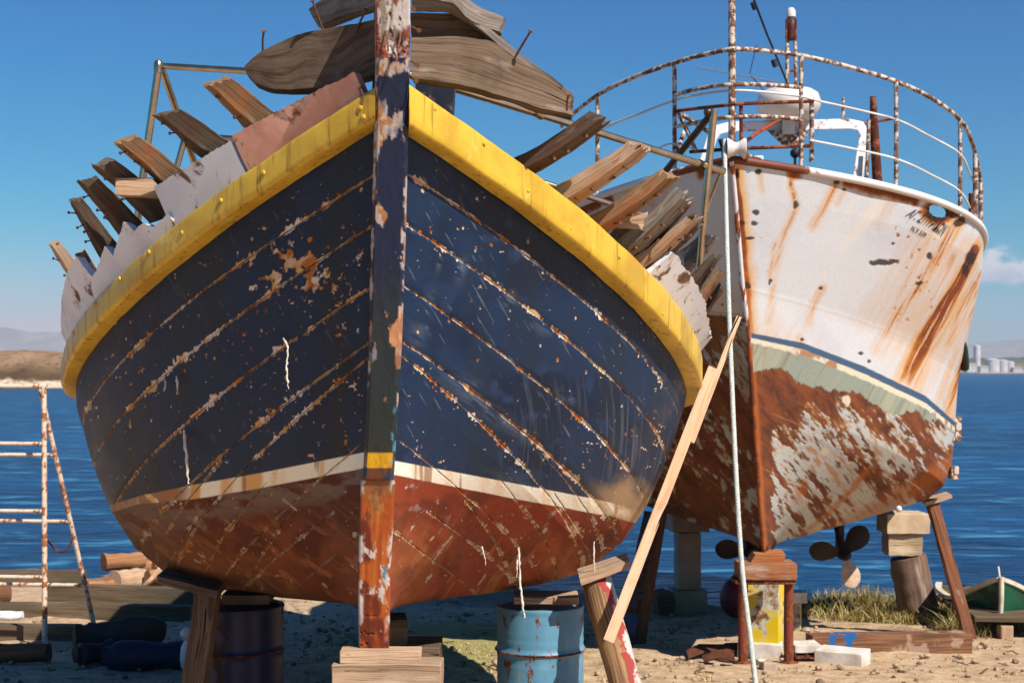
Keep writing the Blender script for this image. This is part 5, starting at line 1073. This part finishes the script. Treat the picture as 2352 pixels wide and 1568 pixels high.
t.set(Base_Color=c, Roughness=.9, Specular_IOR_Level=.2); t.bump(g, .6, .008)
ground_log('ground_beam', 'long weathered beam with blue paint spots lying on the sand below the ship', 'beam', 1858, 2222, 1475, 13.4, .095, t.m, .25, True, 'beams lying on the ground', 3, 0, .006)
for i, (x0, x1, Y, dY, lb) in enumerate(((1578, 1660, 12.9, .25, 'rusty iron scrap plate at the edge of the hull shadow'), (1618, 1688, 12.6, -.15, 'curled rusty scrap sheet nearest the left leg of the stand'), (1648, 1700, 13.0, .2, 'small rusty scrap bar behind the curled sheet'))):
    a = Vector(((x0 - CX) / F * Y, Y, 0)); b = Vector(((x1 - CX) / F * (Y + dY), Y + dY, 0)); a.z = gz(a.x, a.y) + .02; b.z = gz(b.x, b.y) + .05
    w = Vector((0, .16, .0)); tag(MB().loft([[p.lerp(q_, 0) - w * .5, p + w * .5 + Vector((0, 0, .03)), p + w * .5 + Vector((0, 0, .045)), p - w * .5 + Vector((0, 0, .015))] for p, q_ in ((a, b), (a.lerp(b, .4) + Vector((0, 0, .03)), b), (b, a))]).jit(.02, 8, i).build('scrap_iron', M['rustf'], None, 30), lb, 'scrap metal', 'rusty scrap by the ship stand')
# concrete column, timbers, buoy on the shaded side
col = thing('concrete_support', 'tall concrete pillar with wider cap under the shaded side of the ship', 'pillar', P(1582, 1392, 17.8))
for nm, x0, x1, y0, y1, dn in (('cap', 1540, 1627, 1184, 1222, 0), ('shaft', 1556, 1608, 1224, 1354, 0), ('base', 1544, 1622, 1356, 1394, .15)):
    o = block(nm, 'x', 'x', x0, x1, y0, y1, 17.7, (x1 - x0) / F * 17.7, 'conc', .1, None, .008, len(nm), dn); del o['label']; del o['category']; o.parent = col; o.location = Vector(o.location) - col.location
M['bluepost'] = flaky('blue_stained_post', '1a3a66', '4a3828', '2a2018', .4, 6, .8, .5)
prop_log('ship_prop', 'brown timber prop under the shaded side of the ship', 'prop', 1518, 1172, 14.6, 1476, 1420, 14.3, .065, 'oldbeam2', True, 'props under the ship', seed=5)
prop_log('ship_prop', 'blue stained timber prop left of the brown one in the ship shadow', 'prop', 1496, 1180, 14.4, 1444, 1430, 14.0, .075, 'bluepost', True, 'props under the ship', seed=6)
by = thing('mooring_buoy', 'dark red round buoy standing in the shade beside the keel stand', 'buoy', P(1690, 1412, 16.2)); c_ = P(1690, 1372, 16.2)
MB().ball(c_, .185, 22, (0, 0, 1), 1.25).build('buoy_body', M['redb'], by, 60); MB().lathe([(.02, 0), (.035, .03), (.02, .06)], c_ + Vector((0, 0, .225)), (0, 0, 1), 10).build('eye', M['redb'], by, 60)
block('dark_stone', 'low dark rock beside the foot of the concrete pillar', 'rock', 1508, 1545, 1362, 1394, 17.5, .3, 'oldbeam', .2, None, .03, 3, .1)
# timber stack and prop on the right
gq = 'blocks and log stacked under the right side of the ship'
M['tan'] = plain('tan_block', 'c8b090', 'b09474', .9, 5, .4)
block('stack_block', 'topmost pale block of the stack under the sunny side of the ship', 'block', 2036, 2136, 1180, 1226, 16.9, .45, 'tan', .03, gq, .008, 1)
block('stack_block', 'rounded pale block between the top block and the thick stump', 'block', 2043, 2120, 1227, 1277, 16.95, .38, wood('pale_split_wood', 'c8b090', 'ac9070', '6a5440', .7, .8, stain='8a6c50', light='d0bca0'), -.05, gq, .018, 2)
prop_log('stack_stump', 'thick split tree stump carrying pale blocks under the ship', 'stump', 2084, 1278, 17.1, 2108, 1396, 17.1, .245, wood('stump_wood', '8a6c58', '6f5546', '33241a', .6, .9, stain='b89a7c'), False, gq, True, .025, 4, .86)
prop_log('ship_prop', 'rusty brown pole propping the sunny side of the ship', 'prop', 2140, 1150, 15.2, 2222, 1446, 15.0, .055, wood('rusty_pole', '8a5a40', '74462e', '3a2216', .8, .6, stain='6a2e18'), True, 'props under the ship', seed=7)
wedge('thin wedge plank between the ship bilge and the rusty brown pole', [(2126, 1152), (2186, 1136), (2187, 1143), (2128, 1161)], 15.1, .2, 'beam', 14)
# green boat on its pallet
gb = thing('green_rowing_boat', 'small green wooden boat with white gunwale at the right edge of the shore', 'boat', P(2330, 1418, 15.6))
def gboat(t, s, side):
    st_ = P(2298, 1330, 15.3); ax = Vector((.36, .93, 0)); rt_ = Vector((.93, -.36, 0)); L = t * 1.8
    B = .78 * (1 - (1 - min(t, 1)) ** 2.2) ** .8; zt = st_.z - .34 * math.sin(min(t * 2.2, 1) * math.pi / 2) ; zb = st_.z - .46; z = zt + (zb - zt) * s; b = B * (1 - .25 * s ** 2 - .55 * s ** 6)
    rk = .1 * s; return st_ + ax * (L + rk) + rt_ * side * b + Vector((0, 0, z - st_.z))
for side in (-1, 1):
    S = [[gboat(t_, s_, side) for s_ in np.linspace(0, 1, 9)] for t_ in np.linspace(0, 1, 26) ** 1.3]; MB().loft(S, False, False).build('hull', M['green'], gb, 60)
    S = []
    for t_ in np.linspace(0, 1, 26) ** 1.3:
        p = gboat(t_, 0, side); o = (gboat(t_, 0, side) - gboat(t_, 0, -side)); o = o.normalized() if o.length > 1e-4 else Vector((side, 0, 0)); S.append([p + o * .03 + Vector((0, 0, -.02)), p + o * .03 + Vector((0, 0, .025)), p - o * .04 + Vector((0, 0, .025)), p - o * .04 + Vector((0, 0, -.02))])
    MB().loft(S).build('gunwale', M['cream'], gb, 30)
    S = []
    for t_ in np.linspace(.12, .8, 14): S.append([gboat(t_, s_, side) + (gboat(t_, s_, side) - gboat(t_, s_, -side)).normalized() * .006 for s_ in (.34 - .0 * t_, .34 + .1 * math.sin(math.pi * (t_ - .12) / .68))])
    MB().loft(S, False, False).build('yellow_stripe', plain('yellow_stripe_paint', 'd8b848', 'c8b488', .6), gb, 60)
S = [[gboat(t_, .06, -1).lerp(gboat(t_, .06, 1), k / 4) for k in range(5)] for t_ in np.linspace(.03, 1, 14)]; MB().loft(S, False, False).build('thwart_deck', M['oldbeam'], gb, 0)
ring = [gboat(1, s_, -1) for s_ in np.linspace(0, 1, 9)] + [gboat(1, s_, 1) for s_ in np.linspace(1, 0, 9)]; mb = MB(); mb.v = ring; mb.f = [tuple(range(18))]; mb.uv = [tuple((0, 0) for _ in ring)]; mb.build('transom', M['green'], gb, 0)
mb = MB(); mb.loft([[gboat(t_, 1, -1), gboat(t_, 1, 1)] for t_ in np.linspace(0, 1, 14)], False, False); mb.build('bottom', M['green'], gb, 0)
MB().tube([gboat(0, 0, 1) + Vector((0, .02, -.46)), gboat(0, 0, 1) + Vector((0, -.03, -.2)), gboat(0, 0, 1) + Vector((0, -.03, .03))], .028, 8).build('stem', M['cream'], gb, 60)
MB().tube([P(2297, 1330, 15.35), P(2293, 1300, 15.35)], .010, 6).build('jackstaff', M['plast'], gb, 60)
pal = thing('timber_pallet', 'dark timber platform with two feet under the small green boat', 'pallet', P(2330, 1450, 15.2))
for k in range(5): c_ = P(2256, 1424, 15.0) + Vector((.9, .1 + k * .3, 0)); MB().box(c_, (1.9, .26, .06), None, R(-6)).jit(.006, 5, k).build('board', M['oldbeam'], pal, 30, .006)
for x_, Y_ in ((2308, 15.1), (2420, 15.1), (2312, 16.1), (2420, 16.1)):
    a = P(x_, 1434, Y_); a.z = P(2300, 1434, 15.1).z; z0 = gz(a.x, Y_) - .03; MB().box((a.x, Y_, (a.z + z0) / 2), (.13, .16, a.z - z0)).build('foot', M['beam'], pal, 30, .006)
# ------------------------------------------------------------------ left shore
lad = thing('steel_trestle', 'rusty cream steel tube trestle with rungs at the left edge of the shore', 'trestle', P(60, 1478, 13.9))
def tb(name, a, b, r): MB().tube([a, a.lerp(b, .5), b], r, 10).build(name, M['ladder'], lad, 60)
def foot(p, q):
    d = (q - p).normalized(); k = 0; q = q.copy()
    while q.z > gz(q.x, q.y) - .03 and k < 300: q += d * .01; k += 1
    return q
A0 = P(101, 886, 13.9); A1 = foot(A0, P(103, 1470, 13.75)); B0 = P(91, 888, 14.0); B1 = foot(B0, P(220, 1452, 14.6)); off = Vector((-1.15, .1, 0))
tb('leg', A0, A1, .026); tb('leg', B0, B1, .024); tb('leg', A0 + off, foot(A0 + off, A1 + off), .026); tb('leg', B0 + off, foot(B0 + off, B1 + off), .024); tb('top_bar', P(108, 887, 13.9), P(108, 887, 13.9) + off * 1.05, .024)
for y_, w in ((1019, 0), (1173, 0), (1323, 0), (1044, 1), (1200, 1), (1353, 1)):
    a, b = (A0, A1) if not w else (B0, B1); f = (a.z - P(100, y_, 13.85 if not w else 14.2).z) / (a.z - b.z); p = a.lerp(b, f); tb('rung', p, p + off, .020)
MB().tube(smooth_path([P(105, 1238, 13.85), P(118, 1250, 14.0), P(128, 1262, 14.1), P(146, 1266, 14.2), P(160, 1252, 14.25), P(168, 1232, 14.3)], 5), .010, 6).build('chain', M['rust'], lad, 60)
gL = 'old beams lying on the left shore'
ground_log('driftwood_beam', 'longest grey driftwood beam at the water edge on the left', 'beam', -60, 196, 1350, 19.8, .11, 'oldbeam', .0, True, gL, 4)
ground_log('driftwood_beam', 'worn beam with pale top running toward the navy drum', 'beam', 118, 452, 1405, 17.2, .10, 'oldbeam', -.3, True, gL, 5, .10)
ground_log('driftwood_beam', 'olive beam just below the pale-topped beam behind the rolls', 'beam', -40, 440, 1432, 16.4, .085, 'oldbeam', -.2, True, gL, 6)
ground_log('driftwood_beam', 'dark beam ending at the dark rolled tarpaulin on the left', 'beam', -60, 182, 1478, 14.4, .085, 'oldbeam', -.1, True, gL, 7)
ground_log('green_plank', 'green painted plank lying behind the beams near the log pile', 'plank', 296, 500, 1378, 18.3, .075, 'greenp', -.1, True, gL, 8)
ground_log('short_log', 'short brown split log at the bottom left corner', 'log', -70, 112, 1530, 12.6, .085, 'oldbeam2', .0, False, gL, 9, .02, .02)
ground_log('white_log', 'small white painted log end at the left edge', 'log', -40, 52, 1412, 16.0, .055, 'white', .0, False, gL, 10)
ground_log('stump_end', 'short stub of brown timber at the left edge behind the white log', 'log', -40, 18, 1392, 17.6, .14, 'oldbeam2', .2, False, gL, 11)
lbs = ['round sawn log end facing left, biggest of the pile', 'lower round log of the pile with pale sawn face', 'log lying on top of the pile with pale end', 'orange brown log at the right of the pile', 'slanting split piece leaning on the right end of the pile', 'lowest log of the pile toward the trestle', 'small log at the back of the pile']
for i, (x0, x1, y, Y, r, dY, lf) in enumerate(((238, 330, 1325, 18.9, .115, .35, .30), (262, 330, 1350, 18.6, .14, .4, .06), (338, 400, 1345, 18.7, .085, .3, .16), (300, 372, 1316, 19.2, .10, .2, .22), (352, 398, 1318, 19.0, .06, .2, .30), (196, 262, 1372, 18.4, .12, .3, .0), (330, 420, 1372, 18.9, .1, .2, .0))):
    ground_log('firewood_log', lbs[i], 'log', x0, x1, y, Y, r, 'log' if i != 1 else 'beam', dY, False, 'pile of sawn logs on the left shore', 20 + i, lf, .012)
o = tag(MB().loft([[P(x, y, Y) + Vector((0, d, 0)) for d in (0, .5)] for x, y, Y in ((330, 1350, 18.4), (352, 1330, 18.5), (372, 1304, 18.6))], True, False).build('broken_board', M['beam'], None, 30), 'pale broken board tilted up at the right end of the log pile', 'board'); m = o.modifiers.new('s', 'SOLIDIFY'); m.thickness = .05
def roll(name, label, x0, x1, Y, r, mat, dY, seed, lift=0):
    a = Vector(((x0 - CX) / F * Y, Y, 0)); b = Vector(((x1 - CX) / F * (Y + dY), Y + dY, 0)); a.z = gz(a.x, a.y) + r * .9 + lift; b.z = gz(b.x, b.y) + r * .9 + lift; n = 22
    return tag(MB().tube([a.lerp(b, i / n) for i in range(n + 1)], [r * (.72 if i < 3 else 1) * (1 + .10 * math.sin(i * .33 + seed)) * (.6 if i == n else 1) for i in range(n + 1)], 18).jit(.045, 3, seed).jit(.012, 11, seed).build(name, M[mat], None, 50), label, 'roll', 'rolled tarpaulins in the shade')
roll('tarpaulin_roll', 'grey rolled tarpaulin on top of the blue roll beside the hull', 172, 380, 12.9, .125, 'tarp', .3, 3, .10); roll('tarpaulin_roll', 'blue rolled tarpaulin lying on the sand by the navy drum', 232, 418, 12.2, .13, 'tarpb', .1, 5); roll('tarpaulin_roll', 'small black roll under the left end of the blue tarpaulin', 172, 262, 12.4, .10, 'black', .2, 7)
fb = thing('plastic_float', 'white plastic float half hidden behind the square timber prop', 'float', P(428, 1540, 11.6)); MB().lathe([(.03, 0), (.06, .03), (.075, .09), (.075, .19), (.05, .25), (.03, .28)], P(432, 1540, 11.6), (.1, 0, 1), 20).build('float_body', M['plast'], fb, 50); MB().ball(P(430, 1455, 11.58), .055, 14).build('float_neck', M['plast'], fb, 60)
# ------------------------------------------------------------------ loose stones and grass
def in_free(x, y): return True
mb = MB(); rs = random.Random(5)
for i in range(2200):
    Y = rs.uniform(10.5, 18.5); X = rs.uniform(-5.8, 6.2) * Y / 15; r = rs.choice((.006, .008, .01, .013, .018, .03)) * rs.uniform(.7, 1.3)
    if i < 60: r *= 1.8
    z = gz(X, Y); k = 6; S = []
    for a in range(4): S.append([Vector((X + r * math.sin(.4 + a * .75) * math.cos(j * math.tau / k + i) * rs.uniform(.75, 1.2), Y + r * math.sin(.4 + a * .75) * math.sin(j * math.tau / k + i) * rs.uniform(.75, 1.2), z - r * .3 * math.cos(.4 + a * .75) * -1 * (-1) + r * .35)) for j in range(k)])
    for a, q in enumerate(S):
        for p in q: p.z = z + r * .3 - r * .7 * math.cos(.4 + a * .75)
    mb.loft(S)
t = NT('pebbles'); i_ = t.noise(t.pos(), 9, 2); t.set(Base_Color=t.mix(t.step(i_, .35, .65), lin('b89c80'), lin('7a6450')), Roughness=.95, Specular_IOR_Level=.1)
tag(mb.build('gravel', t.m, None, 50), kind='stuff')
mb = MB()
for i in range(170):
    Y = rs.uniform(10.8, 17); X = rs.uniform(-5.4, 5.6) * Y / 15; l_ = rs.uniform(.03, .14); mb.box((X, Y, gz(X, Y) + .012), (l_, rs.uniform(.012, .035), rs.uniform(.004, .012)), Matrix.Rotation(rs.uniform(0, 6.28), 3, 'Z') @ Matrix.Rotation(rs.uniform(-.3, .3), 3, 'Y'))
tag(mb.build('wood_chips', M['post'], None, 0), kind='stuff')
def grass(name, spots, n, hmin, hmax, cols, seed, w=.006):
    rs = np.random.RandomState(seed); V = []; Q = []; C = []
    for cx, cy, rx, ry, k in spots:
        m = int(n * k); X = cx + rs.randn(m) * rx * .5; Y = cy + rs.randn(m) * ry * .5; d = np.hypot((X - cx) / rx, (Y - cy) / ry); h = (hmin + (hmax - hmin) * rs.rand(m) ** 2.2 * (.3 + 1.2 * vn(X * 5, Y * 5, seed))) * np.clip(1.25 - d * .6, .25, 1)
        Z = gz0(X, Y) - .02; an = rs.rand(m) * 6.283; le = rs.rand(m) * 1.5; dx = np.cos(an); dy = np.sin(an); tx = -dy * w; ty = dx * w
        base = len(V) and sum(len(v) for v in V)
        p = []
        for f, ww in ((0, 1), (.4, .9), (.75, .6), (1, .1)):
            bx = X + dx * le * h * f * f; by = Y + dy * le * h * f * f; bz = Z + h * f * (1 - .25 * le * f); p.append(np.stack([bx - tx * ww, by - ty * ww, bz], -1)); p.append(np.stack([bx + tx * ww, by + ty * ww, bz], -1))
        arr = np.stack(p, 1).reshape(-1, 3); V.append(arr); i0 = (np.arange(m) * 8 + base)[:, None]
        for q in ((0, 1, 3, 2), (2, 3, 5, 4), (4, 5, 7, 6)): Q.append(i0 + np.array(q)[None])
        cc = np.array([lin(x) for x in cols])[rs.randint(0, len(cols), m)] * (.75 + .5 * rs.rand(m))[:, None]; C.append(np.repeat(cc, 8, 0))
    V = np.concatenate(V); o = raw_mesh(name, V, np.concatenate(Q), None, M['grassm'], np.concatenate(C), None, 180); return tag(o, kind='stuff')
t = NT('grass_blades'); t.set(Base_Color=t.attr('Col')['Color'], Roughness=.8, Specular_IOR_Level=.15); M['grassm'] = t.m
def sp_(px, py, rx, ry, k):
    for Y in np.arange(9, 24, .05):
        X = (px - CX) / F * Y
        if proj(X, Y, gz(X, Y))[1] <= py: break
    return (X, Y, rx, ry, k)
grass('shore_grass', [sp_(x, y, rx, ry, k) for x, y, rx, ry, k in ((1880, 1402, .5, .5, .7), (1950, 1398, .55, .5, 1), (2020, 1400, .5, .5, .9), (2110, 1408, .5, .5, 1.2), (2150, 1420, .45, .5, 1.6), (2190, 1430, .4, .5, 1.5), (2080, 1430, .5, .4, .9), (2240, 1440, .5, .3, 1), (2210, 1458, .35, .3, .8), (2330, 1400, .5, .5, .8), (2300, 1450, .5, .2, .5), (1830, 1410, .4, .5, .3), (1990, 1425, .7, .3, .5), (2270, 1452, .6, .2, .6))], 2600, .03, .34, ('c4ac68', 'a08c4c', '7a7438', 'd2b884', '8a6a3c', '6a6a34'), 4, .0045)
rg = random.Random(9)
weeds = [(rg.uniform(-4.5, 5.5), rg.uniform(11.5, 17.5), rg.uniform(.08, .22), rg.uniform(.06, .18), rg.uniform(.01, .035)) for _ in range(46)]
grass('shore_weeds', weeds, 1500, .02, .11, ('b09c60', '8a7c44', '6c6a3a', 'c4ae7c'), 12, .004)
grass('dry_grass', [(-.55, 14.2, 1.5, 2.2, 3.0), (-.2, 15.4, 1.6, 1.6, 1.2), (-3.6, 14.9, 1.2, .8, .5), (-1.4, 15.5, 1.8, 1.5, .8)], 2200, .012, .05, ('b4aa66', '8e8c48', 'c8b684'), 8, .005)
# ------------------------------------------------------------------ light, sky, camera
AZ, EL = R(40), R(45)
sd = Vector((math.sin(AZ) * math.cos(EL), -math.cos(AZ) * math.cos(EL), math.sin(EL)))
L = bpy.data.lights.new('sun', 'SUN'); L.energy = 5.0; L.angle = R(.5); L.color = (1.0, .945, .87)
lo = bpy.data.objects.new('sun', L); COL.objects.link(lo); lo.rotation_euler = sd.to_track_quat('Z', 'Y').to_euler(); lo.location = (6, -6, 12)
w = bpy.data.worlds.new('World'); scn.world = w; w.use_nodes = True; nt = w.node_tree; nt.nodes.clear()
def wn(ty, **k):
    d = nt.nodes.new(ty)
    for a, v in k.items(): setattr(d, a, v)
    return d
def wl(a, b): nt.links.new(a, b)
def wm(op, a, b=0.0, clamp=False):
    d = wn('ShaderNodeMath', operation=op, use_clamp=clamp)
    for s, v in zip(d.inputs, (a, b)):
        if isinstance(v, bpy.types.NodeSocket): wl(v, s)
        else: s.default_value = v
    return d.outputs[0]
sky = wn('ShaderNodeTexSky', sky_type='NISHITA', sun_disc=False, sun_elevation=EL, sun_rotation=math.pi - AZ, altitude=0, air_density=1.0, dust_density=.35, ozone_density=1.2)
hs0 = wn('ShaderNodeHueSaturation'); hs0.inputs['Saturation'].default_value = 1.25; wl(sky.outputs[0], hs0.inputs['Color'])
v0 = wn('ShaderNodeVectorMath', operation='SCALE'); wl(hs0.outputs[0], v0.inputs[0]); v0.inputs['Scale'].default_value = 1 / 5.3
gm_ = wn('ShaderNodeGamma'); wl(v0.outputs[0], gm_.inputs[0]); gm_.inputs[1].default_value = 1.7
hs = wn('ShaderNodeVectorMath', operation='SCALE'); wl(gm_.outputs[0], hs.inputs[0]); hs.inputs['Scale'].default_value = 5.3
sp3 = wn('ShaderNodeSeparateColor'); wl(hs.outputs[0], sp3.inputs[0]); cb3 = wn('ShaderNodeCombineColor')
for i_, (k_, p_) in enumerate(((.034, 2.4), (1.24, .77), (2.3, .6))): wl(wm('MULTIPLY', wm('POWER', sp3.outputs[i_], p_), k_), cb3.inputs[i_])
tc_ = wn('ShaderNodeTexCoord'); sx = wn('ShaderNodeSeparateXYZ'); wl(tc_.outputs['Generated'], sx.inputs[0])
yy = wm('MAXIMUM', sx.outputs[1], .01); u = wm('DIVIDE', sx.outputs[0], yy); v = wm('DIVIDE', sx.outputs[2], yy)
cb = wn('ShaderNodeCombineXYZ'); wl(wm('MULTIPLY', u, 34), cb.inputs[0]); wl(wm('MULTIPLY', v, 60), cb.inputs[1])
nz = wn('ShaderNodeTexNoise'); nz.inputs['Scale'].default_value = 1.6; nz.inputs['Detail'].default_value = 6; nz.inputs['Roughness'].default_value = .6; wl(cb.outputs[0], nz.inputs['Vector']); n = nz.outputs[0]
def wstep(x, a, b):
    d = wn('ShaderNodeMapRange', interpolation_type='SMOOTHSTEP'); wl(x, d.inputs[0]); d.inputs[1].default_value = a; d.inputs[2].default_value = b; return d.outputs[0]
n_ = wm('SUBTRACT', n, .5); topv = wm('ADD', v, wm('MULTIPLY', n_, .055)); base = wm('ADD', v, wm('MULTIPLY', n_, .016)); side = wm('ADD', u, wm('MULTIPLY', n_, .06))
mask = wm('MULTIPLY', wm('MULTIPLY', wstep(topv, .086, .074), wstep(base, .058, .064)), wm('MULTIPLY', wstep(side, .28, .33), wstep(side, .75, .6)))
cc = wn('ShaderNodeMix', data_type='RGBA'); wl(wstep(wm('ADD', v, wm('MULTIPLY', n_, .04)), .058, .080), cc.inputs[0]); cc.inputs[6].default_value = (6.6, 7.2, 8.4, 1); cc.inputs[7].default_value = (10.6, 10.1, 10.0, 1)
mx = wn('ShaderNodeMix', data_type='RGBA'); wl(mask, mx.inputs[0]); wl(cb3.outputs[0], mx.inputs[6]); wl(cc.outputs[2], mx.inputs[7])
bg = wn('ShaderNodeBackground'); bg.inputs[1].default_value = .06; wl(mx.outputs[2], bg.inputs[0]); ow = wn('ShaderNodeOutputWorld'); wl(bg.outputs[0], ow.inputs[0])
cam = bpy.data.cameras.new('camera'); co_ = bpy.data.objects.new('camera', cam); COL.objects.link(co_); scn.camera = co_
co_.location = (0, 0, HC); co_.rotation_euler = (R(90), 0, 0); cam.sensor_width = 36; cam.lens = 36 * F / 2352; cam.shift_y = (H - 784) / 2352; cam.clip_start = .1; cam.clip_end = 20000
cam.dof.use_dof = True; cam.dof.focus_distance = 7.9; cam.dof.aperture_fstop = 4.2; cam.dof.aperture_blades = 9
scn.view_settings.view_transform = 'Standard'; scn.view_settings.look = 'None'; scn.view_settings.exposure = .42; scn.view_settings.gamma = 1
scn.cycles.max_bounces = 6; scn.cycles.diffuse_bounces = 1; scn.cycles.glossy_bounces = 3; scn.cycles.use_denoising = True; scn.cycles.sample_clamp_indirect = 6
HAZE = True
if HAZE:
    import bmesh
    bm = bmesh.new(); bmesh.ops.create_cube(bm, size=1); hme = bpy.data.meshes.new('haze'); bm.to_mesh(hme); hz = bpy.data.objects.new('haze', hme); COL.objects.link(hz); hz.location = (0, 2940, 120); hz.scale = (7900, 6000, 270); tag(hz, kind='stuff'); hm = bpy.data.materials.new('haze'); hm.use_nodes = True; hm.node_tree.nodes.clear()
    o_ = hm.node_tree.nodes.new('ShaderNodeOutputMaterial'); pv = hm.node_tree.nodes.new('ShaderNodeVolumePrincipled'); pv.inputs['Color'].default_value = (.72, .84, 1, 1); pv.inputs['Density'].default_value = .0002; hm.node_tree.links.new(pv.outputs[0], o_.inputs['Volume']); hz.data.materials.append(hm)
